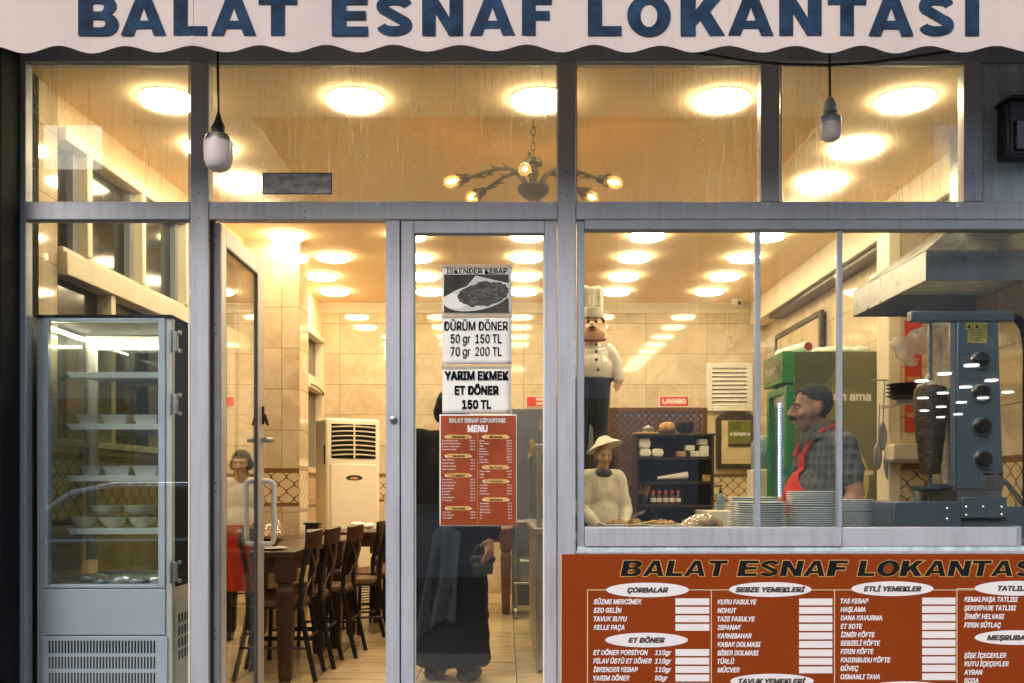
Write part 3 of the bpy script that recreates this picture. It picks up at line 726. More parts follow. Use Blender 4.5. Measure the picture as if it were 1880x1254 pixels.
# ------------------------------------------------------------------ notices taped to the fixed door
YP = YF + .022
def sheet(name, label, px0, py0, px1, py1, mt, tape=True):
    t = thing(name, label, 'poster', (X((px0 + px1) / 2, YP), YP, Z(py1, YP)))
    b = MB(); n = 10
    x0, x1, z0, z1 = X(px0, YP), X(px1, YP), Z(py1, YP), Z(py0, YP)
    vs = []
    for i in range(n + 1):
        for j in range(n + 1):
            u, w = i / n, j / n
            vs.append((x0 + (x1 - x0) * u, YP + .0018 * math.sin(u * 5 + w * 3 + px0) * math.sin(w * 4 + py0), z0 + (z1 - z0) * w))
    fs = [(i * (n + 1) + j, (i + 1) * (n + 1) + j, (i + 1) * (n + 1) + j + 1, i * (n + 1) + j + 1) for i in range(n) for j in range(n)]
    b.add(vs, fs); pg = b.build('sheet', mt, t)
    s = pg.modifiers.new("thickness", 'SOLIDIFY'); s.thickness = .0012; s.offset = 1
    if tape:
        MB().box(x0 - .004, x1 + .004, YP - .0042, YP - .0036, z1 - .012, z1 + .006).build('tape', 'bag', t)
    return t
YT = YP - .0045
t = sheet('dish_poster', 'paper notice with a photo of a meat dish, topmost on the door', 812, 488, 939, 577, 'paper')
q = MB(); put_text(q, 'İSKENDER KEBAP', X(875.5, YT), Z(502.5, YT), YT, .0265, X(931, YT) - X(819, YT), .018, align='c'); q.build('lettering', 'ink', t, smooth=False)
q = MB()
def P2(a, b): return (X(a, YT), Z(b, YT))
q.flat([[P2(815, 504), P2(815, 574), P2(934, 574), P2(934, 504)][::-1]], YT, 0)
q.flat([[P2(855, 528), P2(873, 506), P2(934, 520), P2(934, 548), P2(870, 545)]], YT - .0004, 1)
q.flat([[P2(874 + 66 * math.cos(a) * math.cos(.22) - 25 * math.sin(a) * math.sin(-.22) if 0 else 875 + 60 * math.cos(a), 546 - 24 * math.sin(a) - 9 * math.cos(a)) for a in [i * math.pi / 24 for i in range(48)]]], YT - .0008, 2)
q.flat([[P2(836 + 24 * math.cos(a), 553 - 14 * math.sin(a)) for a in [i * math.pi / 12 for i in range(24)]]], YT - .0012, 4)
rr = random.Random(3)
q.flat([[P2(888 + (44 + 5 * rr.random()) * math.cos(a), 540 - (20 + 4 * rr.random()) * math.sin(a) - 6 * math.cos(a)) for a in [i * math.pi / 30 for i in range(60)]]], YT - .0016, 3)
for k in range(46):
    a = rr.uniform(0, 6.28); r_ = rr.random() ** .5; cx, cy = 888 + 38 * r_ * math.cos(a), 540 - 17 * r_ * math.sin(a) - 5 * r_ * math.cos(a)
    an = rr.uniform(-1.2, 1.2); L = rr.uniform(4, 9); w = rr.uniform(.8, 1.8)
    dx, dy = math.cos(an) * L, math.sin(an) * L; ex, ey = -math.sin(an) * w, math.cos(an) * w
    q.flat([[P2(cx - dx, cy - dy), P2(cx + ex, cy + ey), P2(cx + dx, cy + dy), P2(cx - ex, cy - ey)]], YT - .0020 - k * .00002, 5 if rr.random() < .6 else 3)
q.build('photo_print', ['inkgrey', 'paper2', 'printlight', 'printdark', 'paper', mat('print_mid_grey', (.12, .115, .10), .6, var=.6, scale=50)], t, smooth=False)
t = sheet('price_notice', 'white paper notice pricing wraps in thin black capitals, second from the top', 812, 579, 939, 669, 'paper')
for s, py in (('DÜRÜM DÖNER', 607), ('50 gr  150 TL', 630.5), ('70 gr  200 TL', 654)):
    w = 117 if s[0] == 'D' else 94; q = MB()
    put_text(q, s, X(874, YT), Z(py, YT), YT, .0445, X(874 + w, YT) - X(874, YT), .022, align='c')
    q.build('lettering', 'ink', t, smooth=False)
t = sheet('price_notice', 'white paper notice pricing half bread in bold black capitals, above the menu', 812, 673, 938, 759, 'paper')
for s, py, w in (('YARIM EKMEK', 698, 118), ('ET DÖNER', 725, 81), ('150 TL', 751, 54)):
    q = MB(); put_text(q, s, X(875, YT), Z(py, YT), YT, .0435, X(875 + w, YT) - X(875, YT), .038, align='c')
    q.build('lettering', 'ink', t, smooth=False)
# the small red menu
t = sheet('menu_poster', 'red-brown printed menu with gold headings taped to the fixed glass door', 807, 761, 949, 966, 'paper', False)
q = MB(); q.flat([[P2(809, 964), P2(947, 964), P2(947, 763), P2(809, 763)]], YT); q.build('printed_ground', 'redposter', t, smooth=False)
def mx(u): return X(809 + (u - 55) * .1754, YT)       # coordinates of an enlarged crop of the poster
def mz(w): return Z(755 + w * .1754, YT)
Y1 = YT - .0006; Y2 = YT - .0012
gold = MB(); wt = MB(); bk = MB(); ol = MB()
def head(s, u, w):
    gold = MB()
    gold.flat([[(mx(u - 145 + 8), mz(w + 10)), (mx(u - 100), mz(w + 20)), (mx(u + 118), mz(w + 20)), (mx(u + 146), mz(w + 4)), (mx(u + 128), mz(w - 10)), (mx(u + 112), mz(w - 22)), (mx(u - 118), mz(w - 22)), (mx(u - 146), mz(w - 6))]], Y1)
    wt.flat([[(mx(u - 146), mz(w - 4)), (mx(u - 128), mz(w + 14)), (mx(u - 108), mz(w + 18)), (mx(u - 132), mz(w - 6))]], Y2)
    wt.flat([[(mx(u + 112), mz(w + 16)), (mx(u + 148), mz(w + 4)), (mx(u + 112), mz(w - 14)), (mx(u + 130), mz(w + 2))]], Y2)
    p_ = gold.build('heading_plate', 'gold', t, smooth=False); bk = MB(); put_text(bk, s, mx(u), mz(w + 12), Y2, .0088, mx(u + 68) - mx(u - 68), .03, align='c', res=1); bk.build('heading_lettering', 'ink', p_, smooth=False)
def rows(items, u0, u1, w0, dw):
    for i, (a, b) in enumerate(items):
        put_text(wt, a, mx(u0), mz(w0 + i * dw + 8), Y1, .0062, None, .02, cond=.92, res=1)
        put_text(wt, b + ' TL', mx(u1), mz(w0 + i * dw + 8), Y1, .0062, None, .02, align='r', cond=.95, res=1)
head('DÖNER ÇEŞİTLERİ', 240, 268)
rows((('Porsiyon Döner 100gr', '300'), ('Pilav Üstü Porsiyon Döner', '350'), ('Az Döner Porsiyon 50 gr', '200'), ('Yarım Ekmek Döner', '150')), 70, 415, 307, 30.5)
head('ÇORBA ÇEŞİTLERİ', 240, 468)
rows((('Süzme Mercimek', '80'), ('Ezogelin Çorbası', '80'), ('Tavuk Suyu Çorbası', '80'), ('Düğün Çorbası Etli', '100')), 70, 415, 507, 33)
head('ET YEMEKLERİ', 240, 672)
rows((('Dana Kavurma', '300'), ('Arnavut Ciğeri Dana', '300'), ('Saray Kebabı Etli', '300'), ('Kadınbudu Köfte', '250'), ('İzmir Köfte', '250'), ('Fırın Köfte', '250'), ('Patlıcan Musakka', '250'), ('Fırın Makarna', '150')), 70, 420, 713, 31.3)
head('TAVUK YEMEKLERİ', 240, 1016)
rows((('Tavuk Sote', '200'), ('Tavuk Haşlama', '220'), ('Tavuk Ciğeri', '180')), 75, 422, 1055, 30)
head('SEBZE YEMEKLERİ', 632, 268)
rows((('Bamya', '200'), ('Taze Fasulye', '180'), ('Türlü', '150'), ('Ispanak', '150'), ('Karnabahar', '170'), ('Kuru Fasulye', '130'), ('Nohut', '130'), ('Pirinç Pilavı', '100'), ('Bulgur Pilavı', '90')), 462, 800, 307, 28.2)
head('SALATALAR', 632, 586)
rows((('Çoban Salatası', '100'), ('Yoğurt', '60'), ('Cacık', '60')), 462, 802, 627, 31)
head('TATLILAR', 634, 733)
rows((('Fırın Sütlaç', '100'), ('Kemalpaşa', '100'), ('Şekerpare', '100'), ('İrmik Helvası', '100')), 464, 803, 772, 30.5)
head('İÇECEKLER', 634, 925)
rows((('Ayran Büyük', '50'), ('Ayran Küçük', '40'), ('Şişe İçecekler', '70'), ('Kutu İçecekler', '70'), ('Çay', '20'), ('Su', '20')), 466, 804, 964, 31)
put_text(wt, 'MENU', mx(441), mz(220), Y1, .034, mx(547) - mx(335), .045, align='c')
put_text(ol, 'BALAT ESNAF LOKANTASI', mx(440), mz(122), Y1, .0225, mx(735) - mx(145), .055, align='c')
put_text(bk, 'BALAT ESNAF LOKANTASI', mx(440), mz(121), Y2, .021, mx(731) - mx(149), .02, align='c')
gold.box(mx(442), mx(445), Y1 - .0003, Y1, mz(1180), mz(235))
gold.build('divider_line', 'gold', t, smooth=False); wt.build('lettering', 'boardwhite', t, smooth=False)
bk.build('title_lettering', 'ink', t, smooth=False); ol.build('title_outline', 'paper2', t, smooth=False)

# ------------------------------------------------------------------ the big menu board under the serving window
YB = YF - .045
bd = thing('menu_board', 'rust red board under the serving window listing dishes with white price boxes', 'menu board', (X(1500, YB), YB, DZ))
MB().box(X(1031, YB), X(2010, YB), YB, YB + .018, DZ + .03, Z(1018, YB)).build('panel', 'board', bd, bevel=.001)
q = MB(); q.box(X(1029.6, YB), X(1030.8, YB), YB - .001, YB + .018, DZ + .03, Z(1017, YB)); q.build('edge_trim', 'cream', bd)
Y1 = YB - .0012; Y2 = YB - .0024; Y3 = YB - .0036
ttl = MB(); out = MB()
x = 1138
wd = {'B': 44, 'A': 47, 'L': 36, 'T': 40, 'E': 41, 'S': 43, 'N': 45, 'F': 40, 'O': 47, 'K': 48, 'I': 15}
for word, x0, x1 in (('BALAT', 1138, 1331), ('ESNAF', 1352, 1552), ('LOKANTASI', 1573, 1914)):
    tot = sum(wd[c] for c in word); gap = 1.5; k = (x1 - x0 - gap * (len(word) - 1)) / tot; x = x0
    for c in word:
        put_glyph(ttl, c, X(x, Y1), X(x + wd[c] * k, Y1), Z(1058.5, Y1), Z(1028.5, Y1), Y1, 0, .22, (out, .0034, 0)); x += wd[c] * k + gap
ttl.build('title_lettering', 'ink', bd, smooth=False); out.build('title_outline', 'gold', bd, smooth=False)
ln = MB()
for a, b, c, d_ in ((1078, 1790, 1082.4, 1083.6), (1077.8, 1079.2, 1083.6, 1330), (1305.2, 1306.6, 1083.6, 1330), (1531.3, 1532.7, 1082, 1330), (1756, 1757.4, 1080, 1330), (1756, 1990, 1080, 1081.2)):
    ln.box(X(a, YB), X(b, YB), Y1 + .0002, Y1 + .0010, Z(d_, YB), Z(c, YB))
ln.build('ruled_line', 'cream', bd)
def oval(s, a, b, c, d_, w):
    o = MB(); cx, cz, rx, rz = X((a + b) / 2, Y2), Z((c + d_) / 2, Y2), (X(b, Y2) - X(a, Y2)) / 2, (Z(c, Y2) - Z(d_, Y2)) / 2
    o.flat([[(cx + rx * math.cos(i * math.pi / 32), cz + rz * math.sin(i * math.pi / 32)) for i in range(64)]], Y2)
    p = o.build('heading_plate', 'boardwhite', bd, smooth=False)
    tx = MB(); put_text(tx, s, cx, cz - .0125, Y3, .0245, w * YB / F, .04, .25, 'c'); tx.build('heading_lettering', 'brownink', p, smooth=False)
oval('ÇORBALAR', 1113, 1265, 1069.7, 1096.6, 75); oval('ET DÖNER', 1111, 1263, 1161.8, 1188.6, 67)
oval('SEBZE YEMEKLERİ', 1338.6, 1490, 1068.7, 1096, 128); oval('TAVUK YEMEKLERİ', 1341, 1494, 1237, 1264, 124)
oval('ETLİ YEMEKLER', 1563, 1714, 1067.4, 1094.4, 106); oval('BALIKLAR', 1587, 1740, 1251, 1278, 80)
oval('TATLILAR', 1789.4, 1942, 1066.5, 1093.5, 68); oval('MEŞRUBATLAR', 1789.4, 1942, 1157, 1184, 108)
li = MB()
def items(names, xt, y0, dy, boxes=None, gr=None, w=None):
    for i, s in enumerate(names):
        yy = y0 + i * dy
        put_text(li, s, X(xt, Y1), Z(yy + 4.6, Y1), Y1, 9.4 * YB / F, None, .030, .22, cond=.82)
        if gr and i < len(gr): put_text(li, gr[i], X(1202, Y1), Z(yy + 4.6, Y1), Y1, 9.4 * YB / F, None, .030, .22, cond=.88)
        if boxes:
            MB().box(X(boxes[0], YB), X(boxes[1], YB), Y1 + .0001, YB - .0001, Z(yy + 6, YB), Z(yy - 6.4, YB)).build('price_box', 'boardwhite', bd, smooth=False)
items(['SÜZME MERCİMEK', 'EZO GELİN', 'TAVUK SUYU', 'KELLE PAÇA'], 1090, 1104.9, 15.7, (1240, 1302))
items(['ET DÖNER PORSİYON', 'PİLAV ÜSTÜ ET DÖNER', 'İSKENDER KEBAP', 'YARIM DÖNER', 'ÜÇ ÇEYREK'], 1089, 1198.2, 15.6, (1240, 1302), ['110gr', '110gr', '110gr', '50gr', '70gr'])
items(['KURU FASULYE', 'NOHUT', 'TAZE FASULYE', 'ISPANAK', 'KARNIBAHAR', 'KABAK DOLMASI', 'BİBER DOLMASI', 'TÜRLÜ', 'MÜCVER'], 1317, 1105.3, 15.6, (1467, 1528))
items(['TAS KEBAP', 'HAŞLAMA', 'DANA KAVURMA', 'ET SOTE', 'İZMİR KÖFTE', 'SEBZELİ KÖFTE', 'FIRIN KÖFTE', 'KADINBUDU KÖFTE', 'GÜVEÇ', 'OSMANLI TAVA'], 1543, 1103.6, 15.45, (1693, 1754))
items(['KEMALPAŞA TATLISI', 'ŞEKERPARE TATLISI', 'İRMİK HELVASI', 'FIRIN SÜTLAÇ'], 1770, 1100.6, 15.7)
items(['ŞİŞE İÇECEKLER', 'KUTU İÇEÇEKLER', 'AYRAN', 'SODA'], 1770, 1203.5, 15.4)
li.build('lettering', 'boardwhite', bd, smooth=False)
# ================================================================== THE ROOM
YBK = 10.86; XR = 2.83
def struct(mb, name, mt, **k):
    o = mb.build(name, mt, **k); o['kind'] = 'structure'; return o
struct(MB().box(-3.2, 3.2, 4.62, YBK + .3, -.3, 0), 'floor', 'floor', smooth=False)
# ceiling with a shallow painted tray
ty0, ty1, tx0, tx1 = 3693 / 683, 3693 / 488, -1.39, 1.74
c = MB(); z0, z1 = CZ, CZ + .05
c.box(-3.2, 3.2, YF + .072, ty0, z0, z1); c.box(-3.2, 3.2, ty1, YBK + .3, z0, z1)
c.box(-3.2, tx0, ty0, ty1, z0, z1); c.box(tx1, 3.2, ty0, ty1, z0, z1)
cl = struct(c, 'ceiling', 'ceil', smooth=False)
MB().box(tx0 - .02, tx1 + .02, ty0 - .02, ty1 + .02, CZ + .018, CZ + .045).build('ceiling_tray', 'tray', cl, smooth=False)
struct(MB().box(-3.4, 3.4, YF + .31, YBK + .5, CZ + .06, CZ + .3), 'sky_blocking_roof', 'stucco', smooth=False)  # unseen slab added over the ceiling to keep skylight out of the room
# back wall
bw = thing('back_wall', 'cream marble tiled wall at the far end of the room', 'wall', (0, YBK, 0))
MB().box(-2.6, XR + .2, YBK, YBK + .2, 0, CZ).build('tiled_wall', 'back', bw, smooth=False)
MB().prism([(YBK - .075, CZ), (YBK - .07, CZ - .02), (YBK - .03, CZ - .07), (YBK - .02, CZ - .10), (YBK, CZ - .10), (YBK, CZ)], -2.3, 2.66, plane='yz').build('crown_moulding', 'trim', bw, angle=20)
# right wall with soffit
rw = thing('right_wall', 'cream marble tiled wall along the right side behind the green refrigerator', 'wall', (XR, 7.5, 0))
MB().box(XR, XR + .2, YF + .08, YBK, 0, CZ).build('tiled_wall', 'side', rw, smooth=False)
MB().box(2.65, XR, YF + .08, YBK - .02, Z(435, 7.02) , CZ).build('soffit', 'trim', rw, bevel=.006)
MB().box(2.69, XR, YF + .08, 10.2, Z(435, 7.02) - .035, Z(435, 7.02) - .001).build('soffit_shade_strip', 'darkwood', rw)  # near-black strip standing in for the shade under the soffit
MB().box(X(1652, 6.6), XR, 6.602, 6.8, 0, Z(435, 7.02) - .04).build('wall_return', 'back', rw, smooth=False)
MB().box(X(1630, 6.6), X(1652, 6.6) - .0005, 6.585, 6.8, 0, Z(435, 7.02) - .04).build('pilaster', 'trim', rw, bevel=.006)
# left wall: tiled return, window screen, tiled pier, far window
lw = thing('left_wall', 'left side wall with a tiled return, a band of dark windows and a tiled pier', 'wall', (-2.3, 6.5, 0))
MB().box(-2.5, -2.30, YF + .08, 5.1, 0, CZ).build('tiled_return', 'side', lw, smooth=False)
xe = -2.13; yA, yE = 5.101, 8.06
def lx(y): return -2.30 + (xe + 2.30) * (y - yA) / (yE - yA)
an = math.atan2(xe + 2.30, yE - yA); rot = Matrix.Rotation(-an, 3, 'Z')
def lbox(name, ya_, yb_, z0_, z1_, d0, d1, mt, bevel=0):
    """box lying along the slightly angled window screen; d = depth into the room"""
    q = MB(); pts = []
    for z in (z0_, z1_):
        for y, dd in ((ya_, d0), (ya_, d1), (yb_, d1), (yb_, d0)): pts.append((lx(y) + dd, y, z))
    q.add(pts, [(0, 1, 2, 3), (7, 6, 5, 4), (0, 4, 5, 1), (1, 5, 6, 2), (2, 6, 7, 3), (3, 7, 4, 0)])
    return q.build(name, mt, lw, bevel=bevel)
lbox('upper_band', yA, yE, 3.0, CZ, -.2, .0, 'ceil')
lbox('head_rail', yA, yE, 2.93, 2.999, -.1, .045, 'trim', .005)
lbox('transom_rail', yA, yE, 2.24, 2.36, -.1, .05, 'trim', .006); lbox('transom_rail', yA, yE, 2.36, 2.385, -.1, .03, 'trim', .004)
lbox('lower_wall', yA, yE, 0, 1.36, -.2, .0, 'side'); lbox('sill', yA, yE, 1.361, 1.40, -.15, .04, 'trim', .004)
for ym in (5.36, 6.05, 6.75, 7.42):
    lbox('mullion', ym - .028, ym + .028, 2.386, 2.929, -.06, .045, 'trim', .004)
    lbox('mullion', ym - .028 + .3, ym + .028 + .3, 1.401, 2.239, -.06, .035, 'trim', .004)
ys_ = [yA, 5.36, 6.05, 6.75, 7.42, yE]
for i in range(5):
    a, b = ys_[i] + .029, ys_[i + 1] - .029
    lbox('window_pane', a, b, 2.386, 2.929, -.05, -.045, 'darkglass')
    g = lbox('inner_frame', b - .05, b - .001, 2.39, 2.925, -.044, -.01, 'alu2')
    a2, b2 = (ys_[i] + .329 if i else yA + .001), min(ys_[i + 1] + .271, yE - .001)
    if b2 > a2: lbox('window_pane', a2, b2, 1.401, 2.239, -.05, -.045, 'darkglass')
MB().box(-2.5, -1.68, 8.06, 8.42, 0, CZ).build('tiled_pier', 'back', lw, smooth=False)
MB().box(-1.680, -1.676, 8.058, 8.064, 0, CZ - .001).build('pier_edge', 'gold', lw)
MB().box(-1.6799, -1.676, 8.065, 8.42, 0, CZ - .001).build('pier_side', 'side', lw, smooth=False)
xw = -2.02
MB().box(xw - .2, xw, 8.421, YBK, 0, 1.30).build('lower_wall', 'side', lw, smooth=False)
MB().box(xw - .2, xw, 8.421, YBK, 2.78, CZ).build('upper_band', 'ceil', lw, smooth=False)
MB().box(xw - .1, xw - .05, 8.421, YBK, 1.30, 2.78).build('window_pane', 'darkglass', lw)
for za, zb in ((1.301, 1.36), (2.17, 2.30), (2.72, 2.779)): MB().box(xw - .049, xw + .04, 8.421, YBK - .002, za, zb).build('window_rail', 'trim', lw, bevel=.006)
MB().box(xw - .049, xw + .03, YBK - .09, YBK - .003, 1.361, 2.169).build('mullion', 'trim', lw); MB().box(xw - .049, xw + .03, YBK - .09, YBK - .003, 2.301, 2.719).build('mullion', 'trim', lw)
MB().tube([(xw + .05, 10.05, 2.2), (xw + .075, 10.2, 2.19), (xw + .075, 10.6, 2.16), (xw + .05, 10.7, 2.15)], .008, 8).build('window_stay', 'blackmetal', lw)
# ------------------------------------------------------------------ ceiling lights
rowY = [5.14, 5.86, 6.52, 7.23, 7.90, 8.63, 9.40, 10.12]; colX = [-1.745, -.78, .17, 1.11, 2.06]
def lamp_proto():
    t = thing('ceiling_light', '', 'ceiling light', (0, 0, 0), 'round ceiling lights')
    MB().lathe((0, 0, 0), [(.150, -.0005), (.150, -.006), (.146, -.009), (.1405, -.009), (.1405, -.003)], 40).build('rim', 'trim', t)
    MB().lathe((0, 0, 0), [(.140, -.004), (.140, -.024), (.134, -.031), (.118, -.036), (.07, -.039), (0, -.040)], 40).build('diffuser', 'lamp', t)
    return t
LP = lamp_proto(); first = True
ordn = ['first', 'second', 'third', 'fourth', 'fifth', 'sixth', 'seventh', 'eighth', 'ninth', 'tenth', 'eleventh', 'twelfth', 'thirteenth', 'fourteenth', 'fifteenth', 'sixteenth', 'seventeenth', 'eighteenth', 'nineteenth', 'twentieth', 'twenty-first', 'twenty-second']
cn_ = ['left', 'left centre', 'middle', 'right centre', 'right']
for i, y in enumerate(rowY):
    for j, x in enumerate(colX):
        if i in (1, 2, 3) and j in (1, 2, 3): continue
        if i == 5 and j == 0: x = -1.50
        lab = f"glowing round ceiling light in the {cn_[j]} column, {ordn[i]} row back from the shop window"
        if first: LP.location = (x, y, CZ); LP['label'] = lab; first = False
        else: dup(LP, (x, y, CZ), 0, lab)
# ------------------------------------------------------------------ chandelier
cx, cy = X(979, 5.5), 5.5
ch = thing('chandelier', 'dark bronze chandelier with curved leafy arms and glowing amber bulbs on a chain', 'chandelier', (cx, cy, Z(366, 5.5)))
zb = Z(362, 5.5); zc = Z(290, 5.5)
b = MB(); b.lathe((cx, cy, 0), [(0, zb - .02), (.03, zb - .018), (.058, zb), (.085, zb + .025), (.092, zb + .05), (.086, zb + .058), (.05, zb + .05), (.022, zb + .06), (.02, zb + .10), (.032, zb + .125), (.022, zb + .15), (.024, zb + .185), (.036, zb + .2), (.018, zb + .215), (.008, zb + .225), (0, zb + .225)], 20)
for k in range(6):
    a = k * math.pi / 3 + .3
    b.ell((cx + .035 * math.cos(a), cy + .035 * math.sin(a), zb + .19), (.02, .012, .022), 8)
b.build('body', 'iron', ch)
ck = MB(); z = zb + .215; k = 0
while z < CZ + .015:
    pts = []
    for i in range(13):
        a = 2 * math.pi * i / 12
        u, w = .011 * math.cos(a), .026 * math.sin(a)
        pts.append((cx + (u if k % 2 else 0), cy + (0 if k % 2 else u), z + .022 + w))
    ck.tube(pts, .0032, 6, cap=False); z += .042; k += 1
ck.build('chain', 'iron', ch)
for ang, dz in ((180, 0), (140, 0), (40, 0), (2, 0), (-97, -.075), (88, 0)):
    a = R(ang); ux, uy = math.cos(a), math.sin(a)
    def P3(r, h): return (cx + ux * r, cy + uy * r, h)
    q = MB(); H = zb
    q.tube([P3(.045, H + .04), P3(.055, H + .09), P3(.085, H + .135), P3(.13, H + .158), P3(.20, H + .155), P3(.28, H + .132 + dz * .4), P3(.345, H + .11 + dz * .8)], [.011, .012, .0115, .011, .0105, .010, .009], 9)
    for r, h, s in ((.15, H + .165, 1), (.22, H + .16, 1), (.30, H + .118 + dz * .6, -1), (.25, H + .13 + dz * .3, -1)):
        q.tube([P3(r - .03, h - .008), P3(r, h + .004 * s), P3(r + .022, h + .024 * s)], [.006, .006, .001], 6)
    arm = q.build('arm', 'iron', ch)
    dirv = Vector((ux, uy, -.22 + dz * 2)).normalized(); p0 = Vector(P3(.345, H + .11 + dz * .8))
    s = MB(); s.tube([p0, p0 + dirv * .02, p0 + dirv * .05, p0 + dirv * .065], [.010, .024, .026, .030], 12)
    sd_ = dirv.cross(Vector((0, 0, 1))).normalized(); up_ = sd_.cross(dirv)
    for k in range(5):
        t_ = 2 * math.pi * k / 5; o_ = (sd_ * math.cos(t_) + up_ * math.sin(t_))
        s.tube([p0 + dirv * .05 + o_ * .024, p0 + dirv * .075 + o_ * .032, p0 + dirv * .085 + o_ * .044], [.011, .009, .002], 6)
    s.build('bulb_holder', 'iron', arm)
    bl = MB(); bl.tube([p0 + dirv * q_ for q_ in (.06, .075, .095, .12, .14, .152, .157)], [.012, .020, .029, .034, .028, .015, .002], 16)
    bo = bl.build('bulb', 'bulbglass', ch)
    fl = MB(); fl.tube([p0 + dirv * .07, p0 + dirv * .09, p0 + dirv * .125, p0 + dirv * .137], [.003, .012, .012, .003], 8); fl.build('filament', 'filament', bo)

# ------------------------------------------------------------------ display fridge behind the left pane
fy = 4.80; fx0, fx1 = -2.27, X(315, fy); fyb = 5.40; ftop = Z(578, fy)
fr = thing('display_fridge', 'white glass fronted display fridge with lit shelves and slotted base behind the left pane', 'refrigerator', ((fx0 + fx1) / 2, fy, 0))
def fb(name, a, b, c_, d_, e, g, mt='fridge', bevel=.003, par=fr):
    return MB().box(a, b, c_, d_, e, g).build(name, mt, par, bevel=bevel)
zg0, zg1 = Z(1073, fy), Z(590, fy); xg0, xg1 = X(88, fy), X(290, fy)
fb('top_panel', fx0 - .004, fx1 + .006, fy - .006, fyb, ftop - .012, ftop, 'slot')
cab = MB()
cab.box(fx0, X(80, fy) - .001, fy + .01, fy + .05, .10, ftop - .013); cab.box(X(303, fy) + .001, fx1, fy + .01, fy + .05, .10, ftop - .013)
cab.box(fx0, fx0 + .06, fyb - .035, fyb, .76, ftop - .013); cab.box(fx1 - .035, fx1, fyb - .035, fyb, .76, ftop - .013)
cab.box(fx0 + .0605, fx1 - .036, fyb - .03, fyb, ftop - .09, ftop - .013); cab.box(fx0, fx1, fy + .051, fyb - .0355, .60, .66)
cab.box(fx0 + .0605, fx1 - .036, fyb - .03, fyb, .661, .70)
cab.build('cabinet', 'white', fr, bevel=.004)
dr = MB(); ox0, ox1 = X(80, fy), X(303, fy); oz0, oz1 = Z(1080, fy), ftop - .014
dr.box(ox0, xg0, fy, fy + .04, oz0, oz1); dr.box(xg1, ox1, fy, fy + .04, oz0, oz1); dr.box(xg0 + .0003, xg1 - .0003, fy, fy + .04, zg1, oz1); dr.box(xg0 + .0003, xg1 - .0003, fy, fy + .04, oz0, zg0)
fd = dr.build('door', 'fridge', fr, bevel=.004)
MB().box(xg0, xg1, fy + .018, fy + .024, zg0, zg1).build('door_pane', 'thin', fd, smooth=False)
MB().box(fx0 + .012, fx0 + .018, fy + .051, fyb - .036, .661, ftop - .014).build('side_pane', 'thin', fr, smooth=False)
MB().box(fx0 + .061, fx1 - .036, fyb - .02, fyb - .014, .701, ftop - .091).build('back_pane', 'doorback', fr, smooth=False)
MB().box(fx1 - .018, fx1 - .004, fy + .051, fyb - .036, .661, ftop - .014).build('side_panel', 'slot', fr, bevel=.002)
fb('front_panel', ox0, ox1, fy + .002, fy + .03, Z(1166, fy), oz0 - .004)
fb('grille_panel', fx0 + .03, fx1 - .02, fy - .002, fy + .03, .02, Z(1168, fy))
fb('base', fx0, fx1, fy + .031, fyb, .02, .599)
g = MB()
for (za, zb_) in ((1176, 1199), (1205.5, 1227.5), (1235, 1258), (1264, 1286)):
    for i in range(34):
        xx = X(91.5 + i * 5.82, fy); g.box(xx - .0042, xx + .0042, fy - .0035, fy - .0021, Z(zb_, fy), Z(za, fy))
gv = g.build('vent_slots', 'slot', fr, bevel=.002); gv['kind'] = 'stuff'
g = MB()
for zz in (.30, .36, .42, .48):
    for i in range(10): g.box(fx1 + .0003, fx1 + .0015, fy + .1 + i * .045, fy + .12 + i * .045, zz, zz + .045)
gv = g.build('side_vent_slots', 'slot', fr); gv['kind'] = 'stuff'
for py in (627, 742, 1050):
    z = Z(py, fy); h = MB(); h.box(fx1 - .008, fx1 + .004, fy - .010, fy - .001, z - .055, z + .055); h.box(fx1 + .005, fx1 + .028, fy - .006, fy + .02, z - .048, z + .048)
    h.box(fx1 + .029, fx1 + .042, fy + .0, fy + .03, z - .055, z - .035); h.box(fx1 + .029, fx1 + .042, fy + .0, fy + .03, z + .035, z + .055)
    h.build('hinge', 'steel2', fr, bevel=.003)
def ledstrip(p0, p1, n):
    m_ = MB()
    for i in range(n):
        t_ = (i + .5) / n; p = Vector(p0).lerp(Vector(p1), t_); m_.box(p.x - .0035, p.x + .0035, p.y - .0035, p.y + .0035, p.z - .0035, p.z + .0035)
    o = m_.build('led_strip', 'led', fr); return o
zl = ftop - .075
ledstrip((fx0 + .05, fyb - .04, zl), (fx1 - .05, fyb - .04, zl), 40); ledstrip((fx0 + .03, fy + .07, zl + .03), (fx0 + .03, fyb - .05, zl + .03), 26)
zsh = [Z(683, 5.0), Z(778, 5.0), Z(873, 5.0), Z(970, 5.0)]
sx0, sx1 = X(121, 5.0), fx1 - .025
for z in zsh:
    s = MB(); s.prism([(sx0, z), (sx0 + .02, z - .03), (sx1, z - .03), (sx1, z)], 5.0, 5.012); s.box(sx0 + .001, sx1, 5.013, 5.37, z - .006, z); s.box(sx0 + .12, sx1, 5.34, 5.352, z - .035, z - .007)
    s.build('shelf', 'white', fr, bevel=.0015)
zi = zsh[0] - .012
